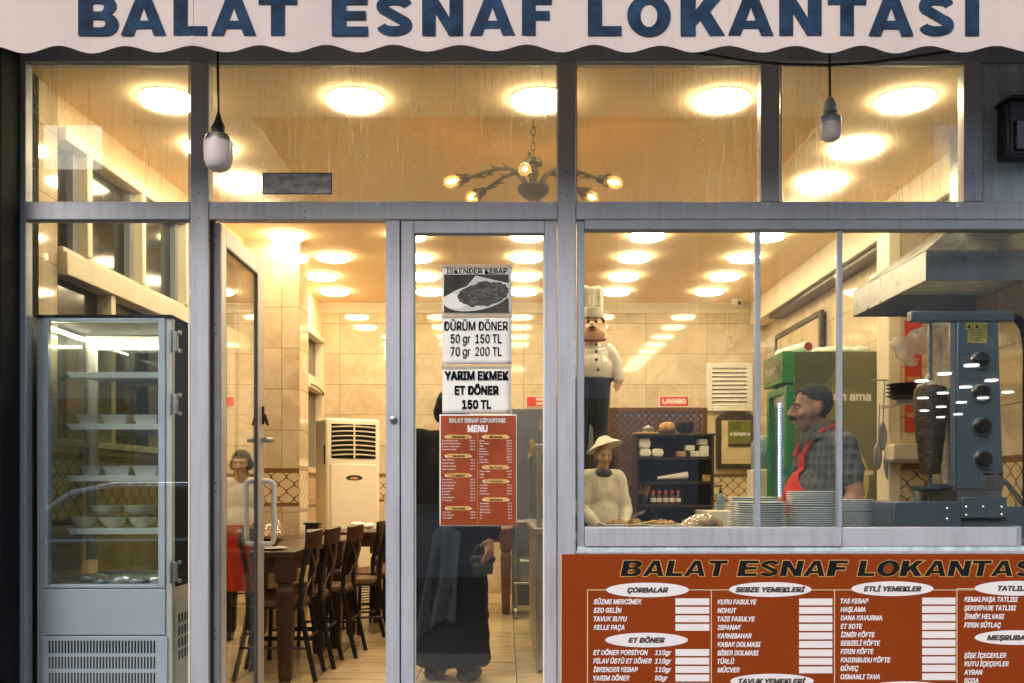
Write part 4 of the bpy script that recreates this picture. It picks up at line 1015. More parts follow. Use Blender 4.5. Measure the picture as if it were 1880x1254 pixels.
def tray_(px0, px1, z, y, label):
    a, b = X(px0, y), X(px1, y); h = .048; m_ = MB()
    def ring(x0, x1, y0, y1, zz): return [(x0, y0, zz), (x1, y0, zz), (x1, y1, zz), (x0, y1, zz)]
    e = .016; vs = ring(a + e, b - e, y + e, y + .13 - e, z) + ring(a, b, y, y + .13, z + h) + ring(a - .004, b + .004, y - .004, y + .134, z + h + .003) + ring(a + .004, b - .004, y + .004, y + .126, z + h - .004)
    fs = [(3, 2, 1, 0)] + [(k * 4 + i, k * 4 + (i + 1) % 4, k * 4 + 4 + (i + 1) % 4, k * 4 + 4 + i) for k in range(3) for i in range(4)] + [(12, 13, 14, 15)]
    m_.add(vs, fs); o = m_.build('food_tray', 'foil'); tag(o, label, 'food tray', 'foil food trays in the display fridge')
for nm, zz, pl in (('upper', zsh[1], ((139, 181), (186, 233), (243, 289))), ('lower', zsh[2], ((146, 183), (188, 238), (242, 289)))):
    for (a, b), w in zip(pl, ('left', 'middle', 'right')):
        tray_(a, b, zz, 5.06, f"{w} foil tray of the three on the {nm} filled shelf of the display fridge")
def bowl_(px, y, z, r, h, label, grp):
    m_ = MB().lathe((X(px, y), y, z), [(r * .45, 0), (r * .5, .004), (r * .85, h * .5), (r, h), (r * .96, h), (r * .8, h * .5), (r * .4, .012), (0, .012)], 30)
    tag(m_.build('bowl', 'bowl'), label, 'bowl', grp)
gB = 'cream bowls stacked on the lowest fridge shelf'
for px, w in ((156, 'left'), (208, 'middle'), (262, 'right')): bowl_(px, 5.1, zsh[3] + .001, .071, .055, f"{w} one of three lower cream bowls on the lowest display fridge shelf", gB)
bowl_(197, 5.1, zsh[3] + .058, .080, .056, 'left of two upper cream bowls stacked on the lowest display fridge shelf', gB)
bowl_(258, 5.1, zsh[3] + .058, .086, .056, 'right of two upper cream bowls stacked on the lowest display fridge shelf', gB)
q = MB()
rr = random.Random(5)
for k in range(16): q.ell((X(150 + k * 9, 5.1), 5.08 + rr.uniform(0, .1), .672 + rr.uniform(0, .012)), (.05, .04, .014 + rr.uniform(0, .015)), 8, rot=Matrix.Rotation(rr.uniform(0, 3), 3, 'Z'))
me = blob(q, .008, 2); o = bpy.data.objects.new('wrapped_food', me); COL.objects.link(o); me.materials.append(M['foil'])
tag(o, 'crumpled foil wrapped food lying on the floor of the display fridge', 'wrapped food')

# ------------------------------------------------------------------ dining tables and chairs
def table(label, x0, x1, y0, y1, ztop=.775, mt='wood'):
    t = thing('dining_table', label, 'table', ((x0 + x1) / 2, (y0 + y1) / 2, 0), 'wooden dining tables')
    MB().box(x0, x1, y0, y1, ztop - .035, ztop).build('tabletop', mt, t, bevel=.006)
    MB().box(x0 + .05, x1 - .05, y0 + .05, y1 - .05, ztop - .13, ztop - .036).build('table_apron', mt, t, bevel=.004)
    for xx in (x0 + .065, x1 - .065):
        for yy in (y0 + .065, y1 - .065):
            l = MB()
            def sq(h, w): return [(xx - w, yy - w, h), (xx + w, yy - w, h), (xx + w, yy + w, h), (xx - w, yy + w, h)]
            prof = [(0, .032), (.05, .038), (.52, .050), (.555, .046), (.565, .036), (.585, .036), (.595, .054), (ztop - .037, .054)]
            vs = [p for h, w in prof for p in sq(h, w)]; n = len(prof)
            l.add(vs, [(3, 2, 1, 0)] + [(k * 4 + i, k * 4 + (i + 1) % 4, k * 4 + 4 + (i + 1) % 4, k * 4 + 4 + i) for k in range(n - 1) for i in range(4)] + [tuple(range(n * 4 - 4, n * 4))])
            l.build('leg', mt, t, bevel=.004)
    return t
table('dark brown wooden table with turned legs set near the open door', -2.02, -1.24, 5.82, 6.98)
table('dark brown wooden table standing end to end behind the nearest table', -2.0, -1.16, 7.08, 7.92)
table('dark brown wooden table in the recess past the tiled pier', -1.66, -1.05, 8.5, 9.2)
table('reddish brown wooden table standing alone behind the fixed door', -.62, .06, 9.0, 9.75, .785, 'wood2')
def chair_proto():
    t = thing('dining_chair', '', 'chair', (0, 0, 0), 'black and brown dining chairs')     # faces -X, back at +X
    for s in (-1, 1):
        y = s * .165
        MB().tube([(.275, y * 1.05, 0), (.225, y, .22), (.185, y, .45), (.19, y, .60), (.225, y, .80), (.235, y * .98, .865)], .015, 10).build('rear_leg', 'blackmetal', t)
        MB().tube([(-.21, y * 1.05, 0), (-.19, y, .44)], .014, 10).build('front_leg', 'blackmetal', t)
        MB().tube([(-.20, y, .20), (.215, y, .20)], .008, 8).build('stretcher', 'blackmetal', t)
    m_ = MB(); m_.box(-.215, .20, -.18, .18, .432, .447); m_.tube([(.235, -.16, .26), (.235, .16, .26)], .008, 8); m_.build('seat_frame', 'blackmetal', t, bevel=.003)
    m_ = MB(); n = 10; vs = []
    for k, (sc, z) in enumerate(((.97, .448), (1.0, .462), (.97, .482), (.6, .492))):
        for i in range(24):
            a = 2 * math.pi * i / 24; c_, s_ = math.cos(a), math.sin(a); e = .45
            vs.append((-.01 + .212 * sc * math.copysign(abs(c_) ** e, c_), .188 * sc * math.copysign(abs(s_) ** e, s_), z))
    m_.add(vs, [tuple(range(23, -1, -1))] + [(k * 24 + i, k * 24 + (i + 1) % 24, k * 24 + 24 + (i + 1) % 24, k * 24 + 24 + i) for k in range(3) for i in range(24)] + [tuple(range(72, 96))])
    m_.build('seat', 'tan', t)
    m_ = MB(); vs = []; n = 12
    for i in range(n + 1):
        u = -1 + 2 * i / n; y = u * .19; bow = .05 * (1 - u * u)
        for dx, z in ((-.011, .785), (.011, .785), (.018, .885), (-.004, .89)): vs.append((.222 + bow + dx, y, z + .012 * (1 - u * u)))
    fs = [(i * 4 + k, i * 4 + (k + 1) % 4, i * 4 + 4 + (k + 1) % 4, i * 4 + 4 + k) for i in range(n) for k in range(4)] + [(3, 2, 1, 0), (n * 4, n * 4 + 1, n * 4 + 2, n * 4 + 3)]
    m_.add(vs, fs).build('top_rail', 'wood', t, bevel=.004)
    m_ = MB()
    for s in (-1, 1):
        m_.tube([(.20, -s * .15, .47), (.215, -s * .09, .56), (.245, 0, .64 + .004 * s), (.25, s * .09, .72), (.235, s * .15, .80)], .008, 8)
    m_.build('back_cross', 'wood', t)
    return t
CP = chair_proto()
cl_ = [((-1.41, 6.05), 2, 'black chair with brown cross back, nearest the open door in the row'),
       ((-1.37, 6.47), 1, 'black chair with brown cross back, second of the row along the table'),
       ((-1.28, 6.89), -3, 'black chair with brown cross back, third of the row along the table'),
       ((-1.16, 7.42), 16, 'black chair turned slightly, fourth of the row past the first table'),
       ((-1.06, 8.02), 30, 'black chair at the second table with its back to the window'),
       ((-.94, 8.70), 10, 'black chair half hidden by the door post beside the second table'),
       ((-1.05, 8.28), -25, 'black chair standing askew between the second and third tables'),
       ((-.45, 8.62), -90, 'black chair pushed to the reddish table behind the fixed door')]
for i, ((x, y), rz, lab) in enumerate(cl_):
    if i == 0: CP.location = (x, y, 0); CP.rotation_euler = (0, 0, R(rz)); CP['label'] = lab
    else: dup(CP, (x, y, 0), R(rz), lab)
# things on the first table
t = thing('napkin_dispenser', 'dark wooden napkin dispenser with white napkins on the table by the pier', 'napkin holder', (X(575, 6.75), 6.75, .775))
x = X(575, 6.75)
MB().box(x - .045, x + .045, 6.70, 6.80, .776, .90).build('holder', 'darkwood', t, bevel=.004)
MB().box(x - .056, x + .056, 6.69, 6.81, .9005, .915).build('lid', 'darkwood', t, bevel=.003)
MB().box(x - .03, x + .03, 6.694, 6.6995, .80, .87).build('napkins', 'paper', t, bevel=.002)
t = thing('bread_basket', 'basket of bread under clear film on the nearest table', 'bread basket', (-1.62, 6.3, .775))
MB().lathe((-1.62, 6.3, .776), [(.11, 0), (.15, .05), (.156, .055), (.145, .05), (.10, .008), (0, .008)], 24, sx=1.4).build('basket', 'wood', t)
q = MB()
for k in range(7): q.ell((-1.62 + rr.uniform(-.13, .13), 6.3 + rr.uniform(-.07, .07), .83 + rr.uniform(0, .03)), (.075, .04, .035), 10, rot=Matrix.Rotation(rr.uniform(0, 3), 3, 'Z'))
skin(blob(q, .008, 3), 'bread', 'bread', t); t.children[-1].location = (1.62, -6.3, -.775)
q = MB()
for k in range(9): q.ell((-1.62 + rr.uniform(-.15, .15), 6.3 + rr.uniform(-.08, .08), .85 + rr.uniform(0, .04)), (.075, .05, .04), 10, rot=Matrix.Rotation(rr.uniform(0, 3), 3, 'Y'))
skin(blob(q, .009, 2), 'film_wrap', 'breadfilm', t); t.children[-1].location = (1.62, -6.3, -.775)
for (x, y, lab) in ((-1.42, 5.98, 'white plate with a knife and fork at the front corner of the nearest table'),):
    t = thing('place_setting', lab, 'place setting', (x, y, .775))
    MB().lathe((x, y, .776), [(.06, 0), (.075, .002), (.105, .012), (.104, .015), (.07, .006), (0, .005)], 30).build('plate', 'plate', t)
    MB().box(x - .02, x - .006, y - .09, y + .09, .7925, .7945).build('knife', 'chrome', t); MB().box(x + .01, x + .024, y - .09, y + .09, .7925, .7945).build('fork', 'chrome', t)
q = MB()
for k in range(5): q.ell((-1.28 + rr.uniform(-.07, .07), 8.8 + rr.uniform(-.05, .05), .80 + rr.uniform(0, .03)), (.06, .04, .03), 10, rot=Matrix.Rotation(rr.uniform(0, 3), 3, 'Z'))
me = blob(q, .009, 2); o = bpy.data.objects.new('bread_bag', me); COL.objects.link(o); me.materials.append(M['paper']); tag(o, 'white wrapped bread bundle on the second table before the air conditioner', 'bread bag')

# ------------------------------------------------------------------ standing air conditioner
ac = thing('air_conditioner', 'tall cream floor standing air conditioner with louvres in the corner by the pier', 'air conditioner')
MB().box(-.275, .275, -.165, .165, .02, 1.82).build('housing', 'plastic', ac, bevel=.025)
MB().box(-.235, .235, -.180, -.1655, .30 + .0, 1.38).build('front_panel', 'plastic', ac, bevel=.012)
MB().box(-.225, .225, -.170, -.1655, 1.435, 1.765).build('outlet', 'slot', ac)
for k in range(7):
    z = 1.455 + k * .045; m_ = MB(); vs = []
    for i in range(13):
        u = -1 + i / 6
        for dy, dz in ((0, 0), (-.014, .006), (-.014, .014), (0, .012)): vs.append((u * .225, -.172 + dy, z + .012 * (1 - u * u) + dz))
    m_.add(vs, [(i * 4 + a, i * 4 + (a + 1) % 4, i * 4 + 4 + (a + 1) % 4, i * 4 + 4 + a) for i in range(12) for a in range(4)]); m_.build('louvre', 'plastic', ac)
MB().box(-.006, .006, -.19, -.172, 1.44, 1.765).build('louvre_stem', 'plastic', ac)
m_ = MB(); m_.flat([[(.085 * math.cos(a) , 1.245 + (.03 if math.sin(a) > 0 else .022) * math.sin(a)) for a in [i * math.pi / 16 for i in range(32)]]], -.1815); m_.build('badge', 'black', ac)
m_ = MB(); m_.flat([[(.045 * math.cos(a), 1.245 + .012 * math.sin(a)) for a in [i * math.pi / 12 for i in range(24)]]], -.1825); m_.build('badge_plate', 'gold', ac)
MB().box(-.21, .21, -.168, -.1655, .06, .27).build('intake', 'slot', ac)
for k in range(8): MB().box(-.21, .21, -.182, -.1685, .07 + k * .025, .082 + k * .025).build('intake_slat', 'plastic', ac)
m_ = MB(); m_.box(-.2765, -.2752, -.13, -.09, 1.38, 1.56); m_.build('rating_label', 'inkgrey', ac)
ac.location = (X(638, 9.75), 9.75, 0); ac.rotation_euler = (0, 0, R(30))

# ------------------------------------------------------------------ back of the room: screen, signs, mirror, vent
yl = 9.7
ls = thing('lattice_screen', 'brown wooden lattice partition against a blue panel at the back of the room', 'partition', (X(1205, yl), yl, 0))
lx0, lx1, lzt, lzb = X(1113, yl), X(1299, yl), Z(748, yl), .05
m_ = MB(); w = .05
m_.box(lx0, lx0 + w, yl, yl + .04, 0, lzt); m_.box(lx1 - w, lx1, yl, yl + .04, 0, lzt); m_.box(lx0 + w, lx1 - w, yl, yl + .04, lzt - w, lzt)
m_.box(lx0 + w, lx1 - w, yl, yl + .04, 1.16, 1.21); m_.box(lx0 + w, lx1 - w, yl, yl + .04, 0, .06); m_.build('frame', 'lattice', ls, bevel=.004)
m_ = MB(); ax0, ax1, az0, az1 = lx0 + w, lx1 - w, .06, lzt - w; sp_ = .068
for sgn in (1, -1):
    k = -40
    while k < 60:
        c0 = ax0 + k * sp_; pts = []
        za = az0; xa_ = c0 if sgn > 0 else c0 + (az1 - az0)
        x_at = lambda z: (c0 + (z - az0)) if sgn > 0 else (c0 + (az1 - az0) - (z - az0))
        lo, hi = az0, az1
        if sgn > 0: lo = max(lo, az0 + ax0 - c0); hi = min(hi, az0 + ax1 - c0)
        else: lo = max(lo, az0 + c0 + (az1 - az0) - ax1); hi = min(hi, az0 + c0 + (az1 - az0) - ax0)
        if hi - lo > .02:
            yy = yl + .012 + (.006 if sgn > 0 else 0); h = .0135
            a, b = (x_at(lo), lo), (x_at(hi), hi)
            m_.prism([(a[0] - h, a[1]), (a[0] + h, a[1]), (b[0] + h, b[1]), (b[0] - h, b[1])], yy, yy + .0055)
        k += 1
m_.build('lattice_slats', 'lattice', ls)
MB().box(lx0, lx1, yl + .12, yl + .14, 0, lzt - .02).build('back_panel', 'bluepanel', ls)
MB().box(X(940, yl), lx0 - .002, yl + .05, yl + .08, 0, Z(750, yl)).build('side_panel', 'bluegrey', ls, bevel=.003)
def wall_sign(label, px0, py0, px1, py1, lines, y):
    t = thing('wall_sign', label, 'sign', (X((px0 + px1) / 2, y), y, Z(py1, y)))
    x0, x1, z0, z1 = X(px0, y), X(px1, y), Z(py1, y), Z(py0, y)
    MB().box(x0, x1, y - .008, y, z0, z1).build('plate', 'boardwhite', t); MB().box(x0 + .008, x1 - .008, y - .010, y - .0085, z0 + .008, z1 - .008).build('red_face', 'sign', t)
    q = MB(); h = (z1 - z0 - .03) / len(lines)
    for i, s in enumerate(lines): put_text(q, s, (x0 + x1) / 2, z1 - .015 - h * (i + 1) + h * .2, y - .0115, h * .62, None, .05, align='c')
    q.build('lettering', 'boardwhite', t, smooth=False)
wall_sign('small red sign reading LAVABO on the tiles above the lattice', 1210, 727, 1265, 747, ['LAVABO'], YBK - .001)
wall_sign('small red staff only sign half hidden by the fixed door frame', 966, 727, 1032, 748, ['PERSONEL', 'GİRİLMEZ'], YBK - .001)
t = thing('wall_mirror', 'arched mirror in a dark wooden frame on the back wall', 'mirror', (X(1351, 10.8), 10.8, Z(861, 10.8)))
x0, x1, z0, z1 = X(1315, 10.8), X(1387, 10.8), Z(861, 10.8), Z(757, 10.8); xm = (x0 + x1) / 2
outl = [(x0, z0), (x1, z0), (x1, z1 - .09)] + [(xm + (x1 - xm) * math.cos(a) ** .7, z1 - .09 + .09 * math.sin(a)) for a in [R(q_) for q_ in range(10, 90, 10)]] + [(xm, z1)] + [(xm - (x1 - xm) * math.cos(a) ** .7, z1 - .09 + .09 * math.sin(a)) for a in [R(q_) for q_ in range(80, 0, -10)]] + [(x0, z1 - .09)]
MB().prism(outl, 10.79, 10.855).build('frame', 'darkwood', t, angle=25)
fw = .055
MB().box(x0 + fw, x1 - fw, 10.784, 10.7895, z0 + fw, z1 - .09).build('painted_wall_reflection', mat('painted_reflection_cream', (.55, .46, .30), .25), t)  # the mirror's reflection is painted on as flat cream and green panels
MB().box(x0 + fw + .07, x1 - fw, 10.780, 10.7838, z0 + .28, z1 - .095).build('painted_poster_reflection', 'mirrorgreen', t)
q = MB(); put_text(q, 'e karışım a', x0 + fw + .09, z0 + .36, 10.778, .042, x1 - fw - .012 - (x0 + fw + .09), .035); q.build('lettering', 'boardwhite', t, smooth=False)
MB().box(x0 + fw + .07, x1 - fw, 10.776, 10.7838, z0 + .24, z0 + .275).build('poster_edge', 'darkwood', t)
t = thing('wall_vent', 'white slatted ventilation grille on the back wall above the mirror', 'vent', (X(1340, 10.8), 10.8, Z(755, 10.8)))
x0, x1, z0, z1 = X(1298, 10.8), X(1382, 10.8), Z(755, 10.8), Z(666, 10.8); w = .06
m_ = MB(); m_.box(x0, x0 + w, 10.80, 10.858, z0, z1); m_.box(x1 - w, x1, 10.80, 10.858, z0, z1); m_.box(x0 + w, x1 - w, 10.80, 10.858, z1 - w, z1); m_.box(x0 + w, x1 - w, 10.80, 10.858, z0, z0 + w); m_.build('frame', 'white', t, bevel=.008)
MB().box(x0 + w, x1 - w, 10.852, 10.857, z0 + w, z1 - w).build('backing', 'slot', t)
n = 9
for i in range(n):
    z = z0 + w + (z1 - z0 - 2 * w) * (i + .5) / n
    MB().box(x0 + w, x1 - w, 10.815, 10.821, z - .024, z + .024, rot=Matrix.Rotation(R(-38), 3, 'X')).build('slat', 'white', t)
t = thing('security_camera', 'small white dome camera under the ceiling in the far right corner', 'camera', (X(1356, 10.5), 10.5, Z(558, 10.5)))
MB().lathe((X(1356, 10.5), 10.6, Z(552, 10.6)), [(0, -.06), (.035, -.05), (.055, -.015), (.055, .0), (.06, .02), (.06, .095)], 20).build('dome', 'white', t)
MB().ell((X(1356, 10.5) + .02, 10.55, Z(558, 10.6)), (.018, .018, .018), 12).build('lens', 'black', t)
q = MB(); y = YBK - .012
q.tube([(X(1335, y), y, Z(556, y)), (X(1336, y), y, Z(590, y)), (X(1334, y), y, Z(618, y))] + [(X(1340 + 9 * math.cos(a), y), y - .01 * (i % 3), Z(628 - 12 * math.sin(a), y)) for i, a in enumerate([2.4 - k * .5 for k in range(26)])], .006, 6)
tag(q.build('cable_coil', 'trim'), 'pale cable hanging in a loose coil on the back wall tiles', 'cable')
y = XR - .03
t = thing('picture_frame', 'landscape picture in a dark beaded frame leaning on the right wall above the refrigerator', 'picture', (XR, 9.2, 1.9))
ya_, yb_ = XR * 0 + 8.80, 10.30; za, zb_ = 2.02, 2.73
m_ = MB(); w = .055
for (p, q_, r_, s_) in ((ya_, ya_ + w, za, zb_), (yb_ - w, yb_, za, zb_), (ya_ + w, yb_ - w, za, za + w), (ya_ + w, yb_ - w, zb_ - w, zb_)): m_.box(XR - .06, XR - .02, p, q_, r_, s_)
m_.build('frame', 'darkwood', t, bevel=.008)
m_ = MB(); m_.box(XR - .045, XR - .03, ya_ + w, yb_ - w, za + w, zb_ - w); m_.build('canvas', mat('faded_print', (.52, .42, .27), .3, var=.25, scale=3), t)

# ------------------------------------------------------------------ green refrigerator
gx0, gx1, gy0, gy1 = 2.085, 2.79, 7.5, 8.05; gz = Z(645, gy0)
gf = thing('drinks_refrigerator', 'green drinks refrigerator with a printed olive side and glass door', 'refrigerator', ((gx0 + gx1) / 2, gy0, 0))
MB().box(gx0 + .075, gx1, gy0, gy1, .04, gz).build('body', 'green', gf, bevel=.006)
dr = MB(); dr.box(gx0 + .02, gx0 + .0745, gy0, gy0 + .06, .12, gz - .255); dr.box(gx0 + .02, gx0 + .0745, gy1 - .06, gy1, .12, gz - .255); dr.box(gx0 + .02, gx0 + .0745, gy0 + .06, gy1 - .06, gz - .31, gz - .255); dr.box(gx0 + .02, gx0 + .0745, gy0 + .06, gy1 - .06, .12, .2)
gd = dr.build('door', 'green', gf, bevel=.004)
MB().box(gx0 + .04, gx0 + .046, gy0 + .061, gy1 - .061, .201, gz - .311).build('door_pane', 'thin', gd, smooth=False)
MB().box(gx0 + .066, gx0 + .0735, gy0 + .061, gy1 - .061, .201, gz - .311).build('stocked_shelves', 'blueglass', gd)
for yy in (gy0 + .16, gy0 + .34):
    m_ = MB(); k = 0
    while k * .024 + .25 < gz - .35: m_.ell((gx0 + .058, yy, .25 + k * .024), (.005, .008, .008), 8); k += 1
    o = m_.build('led_strip', 'ledblue', gd); o['kind'] = 'stuff'
MB().box(gx0 - .01, gx0 + .0745, gy0, gy1, gz - .235, gz + .004).build('header', 'green', gf, bevel=.008)
MB().box(gx0 - .013, gx0 - .0105, gy0 + .05, gy1 - .04, gz - .20, gz - .03).build('header_panel', 'olive', gf)
q = MB(); put_text(q, 'fuse', 0, 0, 0, .075, .30, .02); vs = [Vector((gx0 - .0145, gy1 - .08 - p.x, gz - .15 + p.z)) for p in q.v]; q.v = vs; q.build('header_lettering', 'boardwhite', gf, smooth=False)
MB().box(gx0 - .0145, gx0 - .0132, gy0 + .065, gy0 + .13, gz - .17, gz - .10).build('thermometer', 'black', gf)
# printed side facing the street
px0, px1 = gx0 + .085, gx1 - .002
Y1 = gy0 - .0012
MB().box(px0, px1, gy0 - .0010, gy0 - .0002, .05, gz - .004).build('side_print', 'olive', gf, smooth=False)
q = MB()
def circ(cx, cz, r, lo=px0, hi=px1): return [(min(hi, max(lo, cx + r * math.cos(a))), min(gz - .005, cz + r * 1.15 * math.sin(a))) for a in [i * math.pi / 28 for i in range(56)]]
q.flat([circ(px0 + .36, gz - .56, .26)], Y1, 0); q.flat([circ(px0 + .12, gz - .05, .20)], Y1 - .0003, 1); q.flat([circ(px1 - .03, gz - .72, .22)], Y1 - .0006, 0); q.flat([circ(px0 + .26, gz - .98, .3)], Y1 - .0009, 2)
q.build('printed_circles', [mat('olive_circle', (.17, .175, .03), .35), mat('dark_circle', (.06, .062, .014), .35), 'lime'], gf, smooth=False)
q = MB(); put_text(q, 'karışım ama', X(1599, gy0), Z(736, gy0), Y1 - .0016, .066, .46, .03, align='r'); put_text(q, 'tea', X(1603, gy0), Z(872, gy0), Y1 - .0016, .045, None, .03, align='r')
lo = px0 + .003; q.build('side_lettering', 'boardwhite', gf, smooth=False)
t = thing('rolled_paper', 'rolled white paper with a dark open end lying on the green refrigerator', 'paper roll', (X(1470, 7.6), 7.6, gz))
pa, pb = Vector((X(1484, 7.56), 7.56, gz + .045)), Vector((X(1432, 8.0), 8.02, gz + .045))
MB().tube([pa, pb], .04, 20).build('roll', 'paper', t)
dd = (pa - pb).normalized(); MB().tube([pa + dd * .0005, pa + dd * .0015], .033, 20).build('open_end', 'redcord', t)
q = MB()
for k in range(7): q.ell((X(1510 + k * 11, 7.75), 7.75 + rr.uniform(-.05, .1), gz + .035), (.07, .08, .038), 10, rot=Matrix.Rotation(rr.uniform(0, 3), 3, 'Z'))
me = blob(q, .01, 2); o = bpy.data.objects.new('cloth_bundle', me); COL.objects.link(o); me.materials.append(M['paper']); tag(o, 'crumpled white cloth bundle on top of the green refrigerator', 'cloth')
t = thing('water_bottle', 'large blue water bottle on a stand beside the green refrigerator', 'water bottle', (X(1406, 8.6), 8.6, 0))
x = X(1408, 8.6); MB().lathe((x, 8.6, 0), [(.13, Z(862, 8.6)), (.135, Z(858, 8.6)), (.135, Z(815, 8.6)), (.10, Z(803, 8.6)), (.04, Z(799, 8.6)), (0, Z(798, 8.6))], 24).build('bottle', 'blueglass', t)
MB().box(x - .14, x + .14, 8.46, 8.74, .0, Z(862, 8.6) - .002).build('stand', 'white', t, bevel=.01)
# ================================================================== SERVING COUNTER
ct = thing('serving_counter', 'steel topped serving counter running behind the serving window', 'counter', (1.6, 5.2, 0))
MB().box(.34, XR - .002, 4.83, 5.62, .86, .90).build('worktop', 'steel2', ct, bevel=.004)
MB().box(.36, XR - .003, 4.86, 5.60, 0, .859).build('cabinet', 'steel', ct)
# glass topped display case running back from the fixed door
dc = thing('display_counter', 'steel and glass display counter standing behind the fixed door', 'counter', (.3, 6.8, 0))
a, b, y0, y1 = .185, .36, 6.15, 8.1
MB().box(a, b, y0, y1, .02, .86).build('cabinet', 'steel2', dc, bevel=.006)
MB().box(a - .02, b + .02, y0 - .02, y1, .861, .90).build('worktop', 'steel', dc, bevel=.004)
for xx in (a, b - .03):
    for yy in (y0, y1 - .03): MB().box(xx, xx + .03, yy, yy + .03, .901, 1.38).build('post', 'steel', dc)
MB().box(a + .01, a + .016, y0 + .031, y1 - .031, .901, 1.37).build('glass_panel', 'thin', dc, smooth=False)
MB().box(a - .01, b + .01, y0 - .01, y1 + .01, 1.381, 1.42).build('top_rail', 'steel', dc, bevel=.006)
MB().box(a - .04, a - .015, y0 + .01, y0 + .05, 1.36, 1.45).build('corner_bracket', 'gold', dc, bevel=.004)
tr = thing('steel_trolley', 'steel trolley with small castors beside the reddish wooden table', 'trolley', (.24, 9.1, 0))
x0, x1, y0, y1 = -.02 + .1, .42, 8.75, 9.25
for xx in (x0, x1):
    for yy in (y0, y1):
        MB().tube([(xx, yy, .10), (xx, yy, .86)], .015, 10).build('upright', 'steel', tr)
        w_ = MB(); w_.lathe((xx - .012, yy, .05), [(.05, 0), (.05, .024)], 18, axis='x'); w_.box(xx - .02, xx + .02, yy - .02, yy + .02, .085, .11); w_.build('castor', 'steel2', tr)
for z in (.30, .84): MB().box(x0 - .02, x1 + .02, y0 - .02, y1 + .02, z, z + .02).build('shelf', 'steel', tr, bevel=.004)
MB().box(x0 + .03, x1 - .03, y0 + .04, y1 - .04, .321, .52).build('bin', 'steel2', tr, bevel=.02)
# plates ---------------------------------------------------------------
def plate_mesh():
    return MB().lathe((0, 0, 0), [(.0, .0), (.078, 0), (.082, .003), (.118, .0135), (.1335, .0165), (.1348, .0185), (.1335, .0205), (.117, .018), (.08, .0075), (0, .006)], 48)
PL = plate_mesh().build('dinner_plate', 'plate', origin=Vector((0, 0, 0))); tag(PL, '', 'plate', 'stacked white plates on the serving counter')
first = True
for (px, y, n, who, sc) in ((1493, 5.08, 20, 'the tallest stack in front of the man', 1.0), (1396, 5.07, 15, 'the stack just left of the tallest', 1.0), (1384, 5.42, 17, 'the rear stack by the bread bag', 1.06), (1557, 5.33, 16, 'the stack under the man\'s bare arm', 1.0)):
    for k in range(n):
        gap = .0003 if k != 12 else .0
        z = .9005 + k * .01075 + (.004 if k >= n * .62 else 0)
        loc = (X(px, y) + random.uniform(-.0022, .0022), y + random.uniform(-.002, .002), z)
        pos = 'topmost' if k == n - 1 else ('lowest' if k == 0 else f"{ordn[n - 1 - k]} from the top")
        lab = f"white plate, {pos} in {who}"
        if first: PL.location = loc; PL['label'] = lab; first = False; p = PL
        else:
            p = PL.copy(); COL.objects.link(p); p.location = loc; p['label'] = lab
        p.scale = (sc, sc, 1)
# food trays, bread bag, tools ---------------------------------------------
def gastro(px0, px1, y0, y1, z, label):
    a, b = X(px0, y0), X(px1, y0); t = thing('food_pan', label, 'food pan', ((a + b) / 2, y0, .9))
    m_ = MB(); e = .012
    m_.box(a, b, y0, y0 + e, .901, z); m_.box(a, b, y1 - e, y1, .901, z); m_.box(a, a + e, y0 + e, y1 - e, .901, z); m_.box(b - e, b, y0 + e, y1 - e, .901, z); m_.box(a + e, b - e, y0 + e, y1 - e, .901, .91)
    m_.build('pan', 'steel2', t, bevel=.003)
    q = MB(); r = random.Random(int(px0))
    for k in range(int((b - a) * 130)): q.ell((r.uniform(a + .03, b - .03), r.uniform(y0 + .03, y1 - .03), z - .012 + r.uniform(0, .018)), (r.uniform(.012, .03),) * 3, 7)
    f_ = skin(blob(q, .009, 1), 'food', 'food', t); f_.location = -Vector(t.location)
gastro(1108, 1190, 4.95, 5.25, .965, 'long steel pan of crumbled brown food, left one behind the serving window')
gastro(1194, 1262, 4.95, 5.25, .962, 'long steel pan of crumbled brown food next to the bread bag')
def rod(name, pts, r, label, cat, mt='steel'):
    tag(MB().tube(pts, r, 8).build(name, mt), label, cat)
def PX(px, py, y): return (X(px, y), y, Z(py, y))
rod('serving_tongs', [PX(1160, 948, 5.05), PX(1185, 938, 5.1), PX(1176, 943, 5.1)], .006, 'steel tongs standing up in the left food pan', 'tongs', 'chrome')
rod('wooden_spatula', [PX(1150, 966, 4.93), PX(1205, 957, 5.0)], .007, 'pale wooden spatula lying across the left food pan', 'spatula', 'gold')
rod('serving_ladle', [PX(1198, 936, 5.1), PX(1212, 958, 5.1), PX(1206, 962, 5.08)], .006, 'dark ladle standing in the right food pan', 'ladle', 'blackmetal')
q = MB()
for k in range(12): q.ell((X(1264 + k * 5.0, 5.1), 5.05 + rr.uniform(0, .14), .925 + .03 * math.sin(k / 11 * 3.14) + rr.uniform(0, .02)), (.055, .05, .035), 10, rot=Matrix.Rotation(rr.uniform(0, 3), 3, 'Z'))
t = thing('bread_bag', 'flat loaves of bread in a clear bag beside the rear plate stack', 'bread bag', (X(1292, 5.1), 5.1, .9))
o = skin(blob(q, .009, 3), 'bread', 'bread', t); o.location = -Vector(t.location)
me2 = o.data.copy(); o2 = shell(me2, lambda c, n_: c.z > .92 and noise.noise(c * 9) > -.35, .006, .001, 'plastic_wrap', 'breadfilm', t, .006); o2.location = -Vector(t.location)
t = thing('soap_bottle', 'blue soap bottle with a black pump before the trellis tiles', 'bottle', (X(1323, 8.5), 8.5, .9))
x = X(1323, 8.5); MB().lathe((x, 8.5, 0), [(.032, .96), (.036, .97), (.036, 1.07), (.02, 1.10), (.012, 1.105)], 18).build('bottle', 'blueglass', t)
